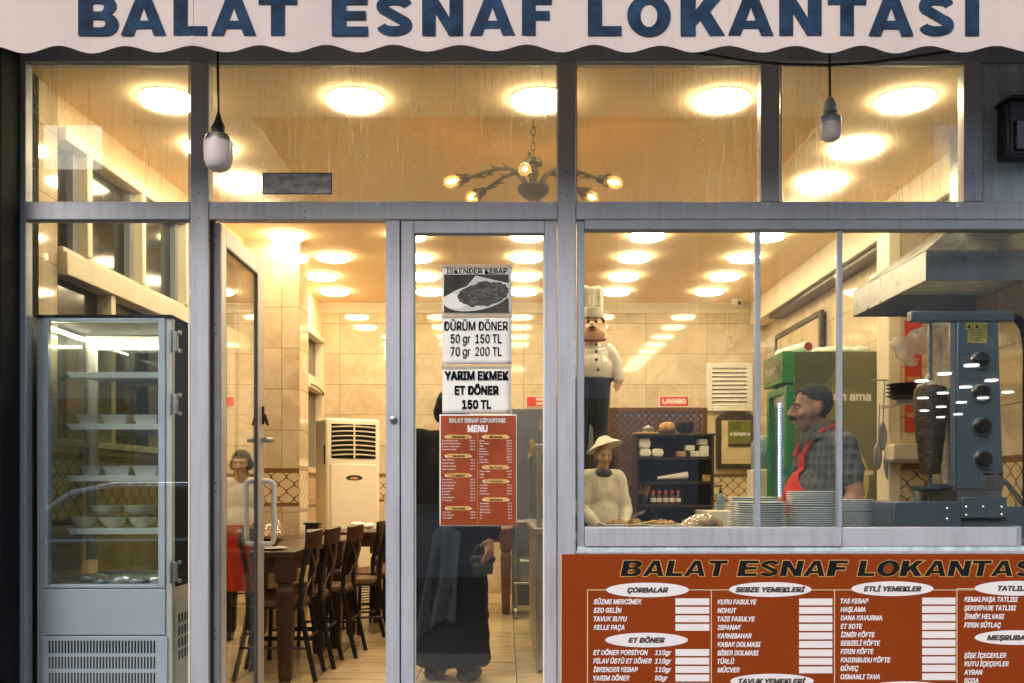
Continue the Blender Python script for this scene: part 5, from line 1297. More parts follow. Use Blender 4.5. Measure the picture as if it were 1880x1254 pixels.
MB().lathe((x, 8.5, 0), [(.014, 1.106), (.014, 1.13), (.006, 1.135), (.006, 1.16)], 12).build('pump', 'black', t); MB().box(x - .03, x + .012, 8.49, 8.51, 1.161, 1.175).build('nozzle', 'black', t)
tag(MB().box(X(1290, 8.5), X(1415, 8.5), 8.3, 8.9, 0, .958).build('washstand', 'white', bevel=.01), 'white washstand cabinet under the mirror', 'washstand')
# shelf unit ----------------------------------------------------------------
yS = 8.8; x0, x1 = X(1168, yS), X(1311, yS); zS = [Z(p, yS) for p in (796, 839, 884, 927)]
su = thing('shelf_unit', 'near black wooden shelf unit in front of the lattice, packed with boxes and bottles', 'shelf', ((x0 + x1) / 2, yS, 0))
MB().box(x0, x0 + .022, yS, yS + .3, 0, zS[0] - .021).build('side_panel', 'darkwood', su); MB().box(x1 - .022, x1, yS, yS + .3, 0, zS[0] - .021).build('side_panel', 'darkwood', su)
MB().box(x0 - .01, x1 + .01, yS - .01, yS + .3, zS[0] - .02, zS[0]).build('top', 'darkwood', su, bevel=.003)
for z in zS[1:]: MB().box(x0 + .022, x1 - .022, yS + .004, yS + .29, z - .02, z).build('shelf', 'darkwood', su)
MB().box(x0 + .022, x1 - .022, yS + .29, yS + .298, 0, zS[0] - .021).build('back_panel', 'slot', su)
def foam(px0, px1, z, y, label, h=.075):
    a, b = X(px0, y), X(px1, y); t = tag(MB().add([(a + .01, y, z), (b - .01, y, z), (b - .01, y + .16, z), (a + .01, y + .16, z), (a, y - .006, z + h / 2), (b, y - .006, z + h / 2), (b, y + .166, z + h / 2), (a, y + .166, z + h / 2), (a + .014, y + .01, z + h), (b - .014, y + .01, z + h), (b - .014, y + .15, z + h), (a + .014, y + .15, z + h)],
        [(3, 2, 1, 0), (8, 9, 10, 11)] + [(k * 4 + i, k * 4 + (i + 1) % 4, k * 4 + 4 + (i + 1) % 4, k * 4 + 4 + i) for k in range(2) for i in range(4)]).build('foam_box', 'white', bevel=.01), label, 'food box', 'white foam food boxes on the shelf')
foam(1173, 1196, zS[1] + .001, 8.82, 'lower left white foam box on the upper shelf'); foam(1197, 1219, zS[1] + .001, 8.82, 'right hand white foam box on the upper shelf, none on it')
foam(1171, 1195, zS[1] + .079, 8.83, 'white foam box stacked on another at the left of the upper shelf', .09)
for i, (px, z, lab) in enumerate(((1252, zS[1] + .001, 'brown paper pack lying left in the group of packs'), (1277, zS[1] + .001, 'white tissue pack at the front of the upper shelf'), (1295, zS[1] + .001, 'white tissue pack at the right end, standing on the shelf'), (1268, zS[1] + .056, 'white tissue pack laid on the brown pack'), (1292, zS[1] + .11, 'topmost white tissue pack of the pile'))):
    w = .045; x = X(px, 8.84); tag(MB().box(x - w, x + w * .8, 8.84, 8.96, z, z + (.05 if i in (0, 3) else .10 if i == 2 else .053), rot=Matrix.Rotation(rr.uniform(-.12, .12), 3, 'Z')).build('tissue_pack', 'bread' if i == 0 else 'paper', bevel=.008), lab, 'tissue pack', 'packs on the upper shelf')
q = MB().tube([PX(1207, 878, 8.85), PX(1262, 873, 8.87)], [.012, .035], 14); tag(q.build('paper_cone', 'paper'), 'white paper roll tapering to a cone on the middle shelf', 'paper roll')
tag(MB().box(X(1291, 8.84), X(1305, 8.84), 8.84, 8.9, zS[2] + .001, zS[2] + .06).build('spice_box', 'gold', bevel=.003), 'small orange box at the right end of the middle shelf', 'box')
t = thing('stirrer_cup', 'dark cup full of wooden sticks on the lower shelf', 'cup', (X(1181, 8.84), 8.84, zS[3]))
x = X(1181, 8.84); MB().lathe((x, 8.84, zS[3] + .001), [(.03, 0), (.038, .09), (.034, .088), (.028, .01), (0, .01)], 18).build('cup', 'black', t)
for k in range(6): MB().tube([(x - .02 + k * .008, 8.84, zS[3] + .02), (x - .05 + k * .024, 8.84 + .01 * (k % 3), zS[3] + .17 + .02 * (k % 2))], .004, 6).build('stick', 'gold', t)
BT = None
for k in range(5):
    px = 1199 + k * 11.5; x = X(px, 8.86); lab = f"red capped dark sauce bottle, {ordn[k]} from the left of the row on the lower shelf"
    if BT is None:
        BT = thing('sauce_bottle', lab, 'bottle', (x, 8.86, zS[3] + .001), 'red capped bottles on the lower shelf')
        MB().lathe((x, 8.86, zS[3] + .001), [(.024, 0), (.025, .01), (.025, .07), (.014, .095), (.012, .10)], 16).build('bottle', mat('bottle_dark', (.10, .045, .03), .15), BT)
        MB().lathe((x, 8.86, zS[3] + .001), [(.0145, .1005), (.0145, .125), (.012, .128)], 14).build('cap', 'sign', BT)
        MB().lathe((x, 8.86, zS[3] + .001), [(.0254, .025), (.0254, .06)], 16).build('label', 'boardwhite', BT)
    else: dup(BT, (x, 8.86, zS[3] + .001), 0, lab)
t = thing('serving_tray', 'dark shallow tray with a metal pot on the shelf unit top', 'tray', (X(1182, 8.9), 8.9, zS[0]))
MB().box(X(1163, 8.9), X(1206, 8.9), 8.82, 9.0, zS[0] + .001, zS[0] + .014).build('tray', 'gold', t, bevel=.004); MB().lathe((X(1190, 8.9), 8.9, zS[0] + .015), [(.045, 0), (.055, .03), (.05, .045), (.015, .055), (.01, .065), (0, .066)], 20).build('pot', 'steel2', t)
tag(MB().ell((X(1225, 8.9), 8.9, zS[0] + .056), (.075, .06, .055), 20).build('bread_loaf', 'bread'), 'round bread loaf on the top of the shelf unit', 'bread')
tag(MB().lathe((X(1258, 8.9), 8.9, zS[0] + .001), [(.05, 0), (.085, .05), (.09, .1), (.082, .1), (.05, .01), (0, .01)], 20).build('dark_bowl', 'black'), 'dark bowl on the shelf unit top beside the loaf', 'bowl')

# ------------------------------------------------------------------ hood and doner grill
hx0, hx1, hy0, hy1, hz = 2.085, XR - .002, 4.95, 6.0, 2.177
hd = thing('extractor_hood', 'stainless steel extractor hood above the doner grill', 'extractor hood', (hx0, hy0, hz))
m_ = MB(); e = .012; lip = .15
m_.box(hx0, hx0 + e, hy0, hy1, hz, hz + lip); m_.box(hx0 + e, hx1, hy0, hy0 + e, hz, hz + lip); m_.box(hx0 + e, hx1, hy1 - e, hy1, hz, hz + lip)
m_.build('lip', 'hood', hd, bevel=.003)
m_ = MB(); tx, ty_a, ty_b, tz = 2.56, 5.45, 5.75, 2.68
m_.add([(hx0, hy0, hz + lip + .001), (hx1, hy0, hz + lip + .001), (hx1, hy1, hz + lip + .001), (hx0, hy1, hz + lip + .001), (tx, ty_a, tz), (hx1, ty_a, tz), (hx1, ty_b, tz), (tx, ty_b, tz)], [(0, 1, 5, 4), (2, 3, 7, 6), (3, 0, 4, 7), (4, 5, 6, 7)]); m_.build('canopy', 'hood', hd)
MB().box(tx, hx1, ty_a, ty_b, tz + .001, CZ - .002).build('flue', 'hood', hd)
MB().box(hx0 + e + .001, hx1, hy0 + e + .001, hy1 - e - .001, hz + lip - .02, hz + lip - .012).build('filter', 'alu_dark', hd)
g = thing('doner_grill', 'upright gas doner grill of blue grey steel with four black knobs', 'doner grill', (2.3, 5.0, .9))
dx0, dx1 = X(1757, 5.0), X(1843, 5.0); dz0, dz1 = Z(899, 5.0), Z(572, 5.0)
MB().add([(dx0, 5.0, dz0), (dx1, 5.0, dz0), (dx1, 5.34, dz0), (dx0, 5.34, dz0), (dx0, 5.0, dz1), (dx1 - .03, 5.0, dz1), (dx1 - .03, 5.34, dz1), (dx0, 5.34, dz1)], [(3, 2, 1, 0), (4, 5, 6, 7), (0, 1, 5, 4), (1, 2, 6, 5), (2, 3, 7, 6), (3, 0, 4, 7)]).build('burner_tower', 'bluesteel', g, bevel=.006)
MB().box(dx0 - .006, dx0 - .001, 5.03, 5.32, dz0 + .03, dz1 - .05).build('burner_mesh', mat('ceramic_burner', (.40, .37, .32), .7, var=.3, scale=30), g)
MB().box(dx0 - .03, dx0 - .001, 5.012, 5.028, dz0, dz1 - .03).build('heat_shield', 'steel2', g)
for py in (661, 721, 783, 843):
    z = Z(py, 5.0); px = 1797.5 + (py - 661) * .03; xk = X(px, 5.0)
    k_ = MB().lathe((xk, 4.999, z), [(.046, 0), (.046, .006), (.043, .010), (.040, .010)], 30, axis='y').build('knob', 'chrome', g)
    MB().lathe((xk + .002, 4.9885, z), [(.038, 0), (.037, .022), (.033, .028), (.0, .028)], 30, axis='y').build('knob_cap', 'black', k_)
def lab_(name, px0, px1, py0, py1, mt, y=4.998): return MB().box(X(px0, 5), X(px1, 5), y, 4.9995, Z(py1, 5), Z(py0, 5)).build(name, mt, g)
lab_('maker_badge', 1774, 1812, 581, 590, 'ink'); q = MB(); put_text(q, 'GÖRKEM', X(1776, 5), Z(588.5, 5), 4.9970, .016, X(1808, 5) - X(1776, 5), .05); q.build('badge_lettering', 'boardwhite', g, smooth=False)
for i, px in enumerate((1773, 1787, 1800)):
    lab_('warning_sticker', px, px + 12, 592.5, 604.5, 'yellow')
    q = MB(); cx_, cz_ = X(px + 6, 5), Z(599, 5)
    if i < 2: q.flat([[(cx_ - .010, cz_ - .009), (cx_ + .010, cz_ - .009), (cx_, cz_ + .011)]], 4.9970)
    else: put_text(q, 'CE', cx_, cz_ - .008, 4.997, .015, None, .02, align='c')
    q.build('warning_mark', 'ink', g, smooth=False)
lab_('warning_sticker', 1776, 1812, 607, 630, 'yellow')
q = MB()
for k in range(4): q.box(X(1779, 5), X(1809 - 5 * (k % 2), 5), 4.9966, 4.9975, Z(611.5 + k * 4.5, 5), Z(610 + k * 4.5, 5))
q.build('warning_print', 'brownink', g)
lab_('rating_plate', 1801, 1842, 866, 898, 'steel2'); q = MB(); put_text(q, 'GÖRKEM', X(1804, 5), Z(872.5, 5), 4.9970, .011, None, .05); put_text(q, 'CE', X(1840, 5), Z(873, 5), 4.9970, .013, None, .05, align='r')
for k in range(5): q.box(X(1804, 5), X(1839, 5), 4.9966, 4.9975, Z(878.6 + k * 4, 5), Z(878 + k * 4, 5))
for px in (1813, 1822): q.box(X(px, 5), X(px + .6, 5), 4.9960, 4.9965, Z(895, 5), Z(876, 5))
q.build('plate_print', 'ink', g, smooth=False)
MB().box(X(1672, 5.0), X(1862, 5.0), 4.99, 5.05, Z(590, 5.0), Z(571, 5.0)).build('top_arm', 'bluesteel', g, bevel=.006)
MB().tube([(X(1862, 5.0), 5.02, Z(580, 5.0)), (X(1874, 5.0), 5.02, Z(586, 5.0)), (X(1885, 5.0), 5.02, Z(604, 5.0)), (X(1890, 5.0), 5.02, Z(640, 5.0)), (X(1890, 5.0), 5.02, .95)], .022, 12).build('side_tube', 'blackmetal', g)
MB().box(X(1695, 5.05), X(1714, 5.05), 5.03, 5.09, Z(593, 5.05), Z(576, 5.05) - .002).build('spit_clamp', 'bluesteel', g, bevel=.004)
MB().box(X(1700, 5.2), X(1706, 5.2), 5.16, 5.18, .93, Z(594, 5.2)).build('guide_rail', 'steel2', g)
sx = X(1708, 5.05)
MB().tube([(sx, 5.05, 1.0), (sx, 5.05, Z(597, 5.05))], .008, 10).build('spit', 'bluesteel', g)
MB().box(X(1639, 4.95), X(1764, 4.95), 4.94, 5.5, .902, Z(921, 4.95)).build('drip_base', 'bluesteel', g, bevel=.006)
MB().box(X(1764.5, 4.95), X(1900, 4.95), 4.96, 5.5, .902, Z(930, 4.95)).build('base_cabinet', 'bluesteel', g, bevel=.004)
MB().box(X(1765, 4.93), X(1849, 4.93), 4.93, 4.9395, Z(951, 4.93), Z(913, 4.93)).build('bracket_plate', 'bluesteel', g, bevel=.003)
MB().box(dx0 + .003, dx1 - .003, 5.01, 5.33, Z(930, 4.95) + .001, dz0 - .001).build('tower_foot', 'steel2', g)
for px, py in ((1774, 931), (1774, 946), (1839, 931), (1839, 945), (1805, 931), (1741, 934), (1741, 953)):
    yb_ = 4.9295 if px > 1770 else 4.9395
    MB().lathe((X(px, 4.93), yb_, Z(py, 4.93)), [(.008, 0), (.008, .005), (.004, .008), (0, .008)], 10, axis='y').build('bolt', 'chrome', g)
pn = MB().lathe((sx, 5.05, Z(905, 5.05)), [(.03, 0), (.10, .02), (.11, .035), (.10, .035), (.03, .012), (0, .012)], 28); pn.build('drip_tray', 'bluesteel', g)
MB().tube([(X(1845, 5.0), 5.1, Z(880, 5.0)), (X(1856, 5.0), 5.1, Z(879, 5.0)), (X(1866, 5.0), 5.1, Z(886, 5.0)), (X(1885, 5.0), 5.1, Z(910, 5.0)), (X(1900, 5.0), 5.1, Z(930, 5.0))], .012, 10).build('gas_hose', 'steel2', g)
# the meat cone
mt_ = thing('doner_meat', 'dark roasted cone of doner meat on the upright spit', 'meat', (sx, 5.05, Z(871, 5.05)))
zb0, zt0 = Z(870, 5.05), Z(707, 5.05); n, rows_ = 72, 110; m_ = MB(); vs = []
for i in range(rows_ + 1):
    u = i / rows_; z = zb0 + (zt0 - zb0) * u
    r = .044 + .037 * min(1, u / .72) ** .85 - (.010 * ((u - .78) / .22) ** 2 if u > .78 else 0)
    if u > .96: r *= 1 - ((u - .96) / .04) ** 2 * .75
    for j in range(n):
        a = 2 * math.pi * j / n; c_, s_ = math.cos(a), math.sin(a)
        nz = noise.noise(Vector((c_ * 2.2, s_ * 2.2, z * 26))) * .003 + noise.noise(Vector((c_ * 9, s_ * 9, z * 110))) * .0035 + noise.noise(Vector((c_ * 1.2, s_ * 1.2, z * 5))) * .004
        vs.append((sx + c_ * (r + nz), 5.05 + s_ * (r + nz), z + .004 * noise.noise(Vector((c_ * 3, s_ * 3, z * 9)))))
m_.add(vs, [(i * n + j, i * n + (j + 1) % n, (i + 1) * n + (j + 1) % n, (i + 1) * n + j) for i in range(rows_) for j in range(n)] + [tuple(range(n - 1, -1, -1)), tuple(range(rows_ * n, rows_ * n + n))]); m_.build('meat', 'meat', mt_, angle=80)
q = MB()
for k, (dx, dz, r) in enumerate(((0, .012, .026), (-.02, .03, .018), (-.012, .055, .012), (-.05, .0, .02), (.02, .01, .02), (-.008, .075, .008))): q.ell((sx + dx, 5.05, zt0 + dz - .01), (r, r, r * .9), 10)
o = skin(blob(q, .005, 2), 'fat_cap', 'fat', mt_); o.location = -Vector(mt_.location)
# items hung near the grill
q = MB()
base = Vector(PX(1700, 592, 5.3))
for (px, py, rx, rz) in ((1700, 600, .014, .02), (1693, 609, .035, .03), (1682, 620, .06, .05), (1668, 634, .07, .06), (1660, 648, .055, .045), (1687, 632, .06, .06), (1650, 634, .04, .05), (1672, 664, .04, .02)):
    q.ell(PX(px, py, 5.3), (rx, .04, rz), 12, rot=Matrix.Rotation(rr.uniform(-.5, .5), 3, 'Y'))
me = blob(q, .008, 1)
for v in me.vertices: v.co += Vector((noise.noise(v.co * 18), noise.noise(v.co * 18 + Vector((5, 5, 5))), noise.noise(v.co * 18 + Vector((9, 2, 1))))) * .014
o = bpy.data.objects.new('plastic_bag', me); COL.objects.link(o); me.materials.append(M['bag']); tag(o, 'crumpled clear plastic bag hanging from the top arm of the grill', 'plastic bag')
t = thing('red_poster', 'tall red poster on the tiled wall return behind the meat', 'poster', (X(1676, 6.6), 6.6, 1.5))
MB().box(X(1661, 6.6), X(1692, 6.6), 6.594, 6.6005, Z(793, 6.6), Z(588, 6.6)).build('sheet', 'sign', t)
q = MB()
for k in range(4): q.box(X(1664, 6.6), X(1689, 6.6), 6.592, 6.5935, Z(700 + k * 22, 6.6), Z(692 + k * 22, 6.6))
q.build('printed_band', 'gold', t)
t = thing('pan_stack', 'stack of black frying pans hung on a bracket left of the meat', 'pan', (X(1660, 6.2), 6.2, Z(742, 6.2)))
for k in range(4):
    z = Z(712 + k * 7, 6.2); MB().lathe((X(1663, 6.2), 6.2, z), [(.08, 0), (.115, .02), (.118, .022), (.11, .021), (.078, .003), (0, .003)], 30).build('pan', 'blackmetal', t)
MB().box(X(1640, 6.2), X(1690, 6.2), 6.15, 6.25, Z(742, 6.2), Z(735, 6.2)).build('bracket', 'steel2', t); MB().box(X(1662, 6.2), X(1670, 6.2), 6.2505, 6.6, Z(741, 6.2), Z(736, 6.2)).build('arm', 'steel2', t)
t = thing('wall_cabinet', 'small white wall box with a steel lip above the trellis tiles', 'cabinet', (X(1670, 6.5), 6.5, Z(848, 6.5)))
MB().box(X(1634, 6.5), X(1702, 6.5), 6.44, 6.584, Z(845, 6.5), Z(816, 6.5)).build('box', 'trim', t, bevel=.006); MB().box(X(1630, 6.5), X(1706, 6.5), 6.41, 6.584, Z(849, 6.5), Z(845.3, 6.5)).build('lip', 'steel2', t)
t = tag(MB().lathe((X(1690, 5.3), 5.3, Z(921, 4.95) + .001), [(.035, 0), (.05, .03), (.062, .07), (.058, .07), (.045, .03), (.03, .008), (0, .008)], 30).build('steel_bowl', steel_mat('warm_steel', (.72, .62, .48), .22)), 'shiny small steel bowl standing on the base of the grill under the meat', 'bowl')
tag(MB().lathe((X(1632, 5.45), 5.45, .902), [(.10, 0), (.135, .14), (.14, .165), (.128, .165), (.1, .02), (0, .02)], 30, sx=.9).build('black_pot', 'black'), 'black round pot between the plates and the grill', 'pot')
LT = None
for k, (px, py0, py1) in enumerate(((1615, 742, 870), (1624, 700, 835), (1634, 730, 890))):
    x = X(px, 6.6); L = (py1 - py0) * 6.6 / F; zt_ = Z(py0, 6.6)
    m_ = MB(); m_.tube([(x, 6.6, zt_), (x - .01, 6.6, zt_ - L * .6)], .005, 8); m_.ell((x - .012, 6.6, zt_ - L * .75), (.03, .008, L * .2), 14)
    o = m_.build('skimmer', 'steel2'); tag(o, f"{('short', 'middle', 'long')[k]} steel skimmer hanging beside the green refrigerator", 'skimmer', 'hanging kitchen skimmers')
tag(MB().tube([(X(1600, 6.6), 6.6, Z(698, 6.6)), (X(1630, 6.6) + .01, 6.6, Z(698, 6.6))], .006, 8).build('hanging_rail', 'steel2'), 'thin steel rail the skimmers hang from on the right', 'rail')

# ================================================================== PEOPLE
def head_prims(q, C, s=1.0, rz=0.0, pitch=0.0, fat=1.0):
    m_ = Matrix.Translation(C) @ Matrix.Rotation(rz, 4, 'Z') @ Matrix.Rotation(pitch, 4, 'X') @ Matrix.Scale(s, 4); b0 = len(q.v)
    q.ell((0, .018, .036), (.076, .098, .088), 20); q.ell((0, -.028, -.02), (.064 * fat, .068, .088), 20); q.ell((0, -.035, -.078), (.053 * fat, .052, .040), 16)
    q.ell((0, -.078, -.098), (.024, .018, .019), 12); q.cap((0, -.096, .012), (0, -.120, -.028), .010, .0155, 10)
    for sg in (-1, 1):
        q.ell((sg * .014, -.106, -.033), (.010, .012, .009), 8); q.ell((sg * .043 * fat, -.064, -.03), (.028, .028, .026), 12)
        q.ell((sg * .080, .012, -.006), (.011, .026, .038), 12); q.ell((sg * .089, .021, .004), (.008, .020, .032), 10); q.ell((sg * .08, .006, -.034), (.009, .014, .014), 8)
        q.cap((sg * .012, -.094, .028), (sg * .050, -.078, .026), .012, .010, 8)
    q.cap((-.020, -.098, -.060), (.020, -.098, -.060), .0085, .0085, 8); q.cap((-.016, -.095, -.073), (.016, -.095, -.073), .009, .009, 8)
    q.xf(m_, b0); return m_
def hand_prims(q, wr, d, side, s=1.0):
    d = Vector(d).normalized(); sd_ = Vector(side).normalized(); nn = d.cross(sd_); wr = Vector(wr)
    for k in (-1, -.35, .35, 1): q.cap(wr + d * .012, wr + d * .085 * s + sd_ * k * .028 * s, .016 * s, .013 * s, 10)
    for k, L in ((-1, .055), (-.35, .072), (.35, .078), (1, .068)):
        b0 = wr + d * .09 * s + sd_ * k * .029 * s; b1 = b0 + (d * .9 + nn * .3) * L * .55 * s; b2 = b1 + (d * .6 + nn * .7) * L * .5 * s
        q.cap(b0, b1, .0095 * s, .0085 * s, 8); q.cap(b1, b2, .0085 * s, .007 * s, 8)
    t0 = wr + d * .03 * s + sd_ * .024 * s; t1 = t0 + (d * .5 + sd_ * .8 + nn * .2) * .042 * s; q.cap(t0, t1, .013 * s, .0105 * s, 8); q.cap(t1, t1 + (d * .8 + sd_ * .3 + nn * .4) * .032 * s, .0105 * s, .008 * s, 8)
def person(label, J, head, loc, rz, voxel=.009, fat=1.0, belly=(.0, .0), sc=1.0, tone='skin'):
    """one continuous body from the joint table J (local, facing -Y)"""
    t = thing('person', label, 'person', (0, 0, 0))
    q = MB(); V = Vector
    def trunk(qq, g, arms=1.0):
        qq.ell((0, .01, 1.27), (.175 + g, .115 + g, .20), 22); qq.ell((0, -belly[0], 1.09), (.16 * fat + g, .125 * fat + belly[1] + g, .18), 22); qq.ell((0, .01, .94), (.165 * fat + g, .125 * fat + g, .14), 20)
        for sg, S_ in ((1, 'R'), (-1, 'L')):
            qq.cap((sg * .03, .01, 1.40), J['sh' + S_], .075 + g * .6, .064 + g, 14)
            e = V(J['sh' + S_]).lerp(V(J['el' + S_]), arms) if arms <= 1 else V(J['el' + S_])
            qq.cap(J['sh' + S_], e, .060 + g * 1.15, .048 + g * 1.25, 14)
            if arms > 1: qq.cap(e, V(e).lerp(V(J['wr' + S_]), arms - 1), .046 + g, .036 + g * .7, 12)
    trunk(q, 0); H = V(head[0]); q.cap((0, .015, 1.38), H + V((0, .02, -.08)), .066, .056, 14); q.cap((0, -.01, 1.42), H + V((0, .0, -.085)), .058, .050, 14)
    hm = head_prims(q, H, head[1], head[2], head[3], head[4] if len(head) > 4 else 1.0)
    for sg, S_ in ((1, 'R'), (-1, 'L')):
        q.cap(J['el' + S_], J['wr' + S_], .045, .028, 12); d = (V(J['wr' + S_]) - V(J['el' + S_])); hand_prims(q, J['wr' + S_], d, d.cross(V((sg, .3, 0))))
        q.cap((sg * .088, .01, .92), (sg * .10, -.01, .50), .088, .058, 14); q.cap((sg * .10, -.01, .50), (sg * .105, .02, .09), .056, .040, 12); q.cap((sg * .105, .03, .045), (sg * .115, -.13, .03), .042, .03, 10)
    body = skin(blob(q, voxel, 3), 'body', tone, t)
    def fin(wx=1.0):
        t.location = loc; t.rotation_euler = (0, 0, rz); t.scale = (sc * wx, sc, sc)
    return t, body, hm, trunk, fin
def eyes(t, hm, s):
    for sg in (-1, 1):
        p = hm @ Vector((sg * .032, -.0815, .003)); e = MB(); e.ell(p, (.0125 * s, .0125 * s, .0085 * s), 12); o = e.build('eye', 'eye', t)
        p2 = hm @ Vector((sg * .033, -.0895, .003)); e = MB(); e.ell(p2, (.0065 * s, .0055 * s, .0065 * s), 10); e.build('pupil', 'black', o)
def trousers(t, mt, top=.98):
    q = MB(); q.ell((0, .01, .93), (.178, .14, .13), 20)
    for sg in (1, -1): q.cap((sg * .088, .01, .90), (sg * .10, -.01, .50), .098, .074, 14); q.cap((sg * .10, -.01, .50), (sg * .105, .02, .10), .072, .062, 12)
    skin(blob(q, .011, 4), 'trousers', mt, t)
    for sg in (1, -1):
        q = MB(); q.cap((sg * .105, .04, .04), (sg * .115, -.14, .034), .046, .036, 12); skin(blob(q, .008, 2), 'shoe', 'black', t)
# the cook --------------------------------------------------------------
J = {'shR': (.172, .045, 1.372), 'elR': (.232, .085, 1.12), 'wrR': (.245, -.06, .94), 'shL': (-.20, .0, 1.405), 'elL': (-.25, -.06, 1.13), 'wrL': (-.20, -.27, .99)}
hC = Vector((.02, -.085, 1.590)); hs = 1.0; al = R(3)
t, body, hm, trunk, fin = person('man with a moustache, dark plaid shirt and red apron looking left behind the plates', J, (hC, hs, -al, R(4), 1.08), (1.775, 5.56, 0), R(-90) + al, .0055, 1.08, (.035, .03))
q = MB(); trunk(q, .016, .66); q.ell((0, .06, 1.35), (.14, .07, .10), 16)
shm = blob(q, .009, 4)
for v in shm.vertices:      # creases
    v.co += v.normal * (.011 * noise.noise(Vector((v.co.x * 8, v.co.y * 8, v.co.z * 17 + v.co.x * 9))) + .005 * noise.noise(Vector((v.co.x * 26, v.co.y * 26, v.co.z * 30))))
shirt_o = skin(shm, 'shirt', 'plaid', t)
cx_, cy_ = .008, -.030
cl = MB(); n = 28; vs = []
for k, (r, z) in enumerate(((.104, 1.430), (.094, 1.482), (.089, 1.502), (.085, 1.498), (.098, 1.432))):
    for i in range(n): a = 2 * math.pi * i / n; vs.append((cx_ + r * math.cos(a), cy_ + r * math.sin(a) * 1.08, z - .028 * (-math.sin(a)) - (.01 if math.sin(a) < -.9 else 0)))
cl.add(vs, [(k * n + i, k * n + (i + 1) % n, k * n + n + (i + 1) % n, k * n + n + i) for k in range(4) for i in range(n)]); cl.build('collar', 'plaid', t)
for sg in (1, -1):       # collar points
    cl = MB(); cl.prism([(sg * .022, 1.452), (sg * .088, 1.468), (sg * .098, 1.415), (sg * .055, 1.385)][::sg], -.122, -.117); cl.xf(Matrix.Rotation(R(-12), 4, 'X') @ Matrix.Identity(4)) if 0 else None
    cl.build('collar_point', 'plaid', t)
def bib(c, n_):
    if n_.y > -.05 or c.z > 1.335 or c.z < .62: return False
    g = min(.15, max(0, 1.22 - c.z) * .95)
    return -.10 - g < c.x < .045 + g
ap = shell(shm, bib, .010, .004, 'apron', 'redcloth', t, .004)
st_ = MB()
for sg in (1, -1): st_.tube([((.045 if sg > 0 else -.09), -.14, 1.325), ((.066 if sg > 0 else -.092), -.105, 1.40), (sg * .098, -.05, 1.462), (sg * .085, .02, 1.492), (sg * .05, .075, 1.50), (0, .092, 1.498)], .0125, 8)
st_.build('apron_strap', 'redcloth', t)
hi = hm.inverted(); hair_me = body.data; hair_me.materials.append(M['stubble'])
for p_ in hair_me.polygons:
    c_l = hi @ p_.center
    if c_l.length < .2 and -.125 < c_l.z < -.040 + .012 * noise.noise(c_l * 60) - .55 * max(0, c_l.y + .02) and c_l.y < .03 and not (abs(c_l.x) < .021 and -.078 < c_l.z < -.052): p_.material_index = 1
def hairp(c, n_):
    p = hi @ c
    if abs(p.x) > .066 and -.05 < p.z < .040 and -.022 < p.y < .052: return False
    if (p - Vector((0, 0, 0))).length > .20 or p.z < -.075: return False
    if p.y < -.03: return p.z > .088 - (.012 if abs(p.x) > .04 else 0) - .35 * min(0, p.y + .045) and p.z > .07 and p.y > -.085
    if abs(p.x) > .05 and p.y < .035: return p.z > .012 if p.y > -.004 else p.z > .045 - p.y * .3
    return p.z > -.062 + max(0, (.06 - p.y)) * .55
ho = shell(hair_me, hairp, .004, .008, 'hair', 'greyhair', t, .006); ho.data.materials.clear(); ho.data.materials.append(M['greyhair']); ho.data.polygons.foreach_set('material_index', [0] * len(ho.data.polygons))
mo = MB()
for sg in (1, -1): mo.cap((sg * .004, -.117, -.046), (sg * .032, -.098, -.058), .0085, .006, 10)
mo.xf(hm); skin(blob(mo, .004, 1), 'moustache', 'hair', t)
eb = MB()
for sg in (1, -1): eb.cap((sg * .014, -.103, .030), (sg * .048, -.086, .031), .005, .004, 8)
eb.xf(hm); eb.build('eyebrows', 'hair', t); eyes(t, hm, hs)
trousers(t, 'blackcloth'); fin()
# woman in a white hat behind the counter -----------------------------------------
J = {'shR': (.17, .01, 1.40), 'elR': (.235, -.05, 1.14), 'wrR': (.17, -.25, 1.02), 'shL': (-.17, .01, 1.40), 'elL': (-.235, -.05, 1.14), 'wrL': (-.12, -.26, 1.02)}
hC = Vector((0, -.05, 1.60))
t, body, hm, trunk, fin = person('woman in a white sweater, dark scarf and broad white hat at the counter', J, (hC, 1.0, 0, R(8)), (X(1106, 7.3), 7.3, 0), R(6), .009, .95, (.02, .0), .868, 'skin2')
q = MB(); trunk(q, .02, 1.88); m2 = blob(q, .011, 4)
for v in m2.vertices: v.co += v.normal * (.010 * noise.noise(Vector((v.co.x * 8, v.co.y * 8, v.co.z * 14))) + .004 * noise.noise(v.co * 26))
skin(m2, 'sweater', 'whitecloth', t)
q = MB(); q.ell((0, -.01, 1.445), (.105, .11, .045), 16); q.ell((0, -.035, 1.465), (.085, .085, .03), 14); q.ell((0, .045, 1.57), (.085, .07, .10), 16); skin(blob(q, .008, 3), 'scarf', 'scarfcloth', t)
h_ = MB(); h_.lathe((0, 0, 0), [(0, .085), (.05, .08), (.085, .06), (.10, .035), (.16, .005), (.225, -.03), (.22, -.035), (.09, .02), (0, .03)], 36); h_.xf(Matrix.Translation((.02, .015, 1.690)) @ Matrix.Rotation(R(-13), 4, 'Y') @ Matrix.Rotation(R(-10), 4, 'X') @ Matrix.Scale(.86, 4)); h_.build('hat', 'white', t)
eyes(t, hm, 1.0); trousers(t, 'blackcloth'); fin(.80)
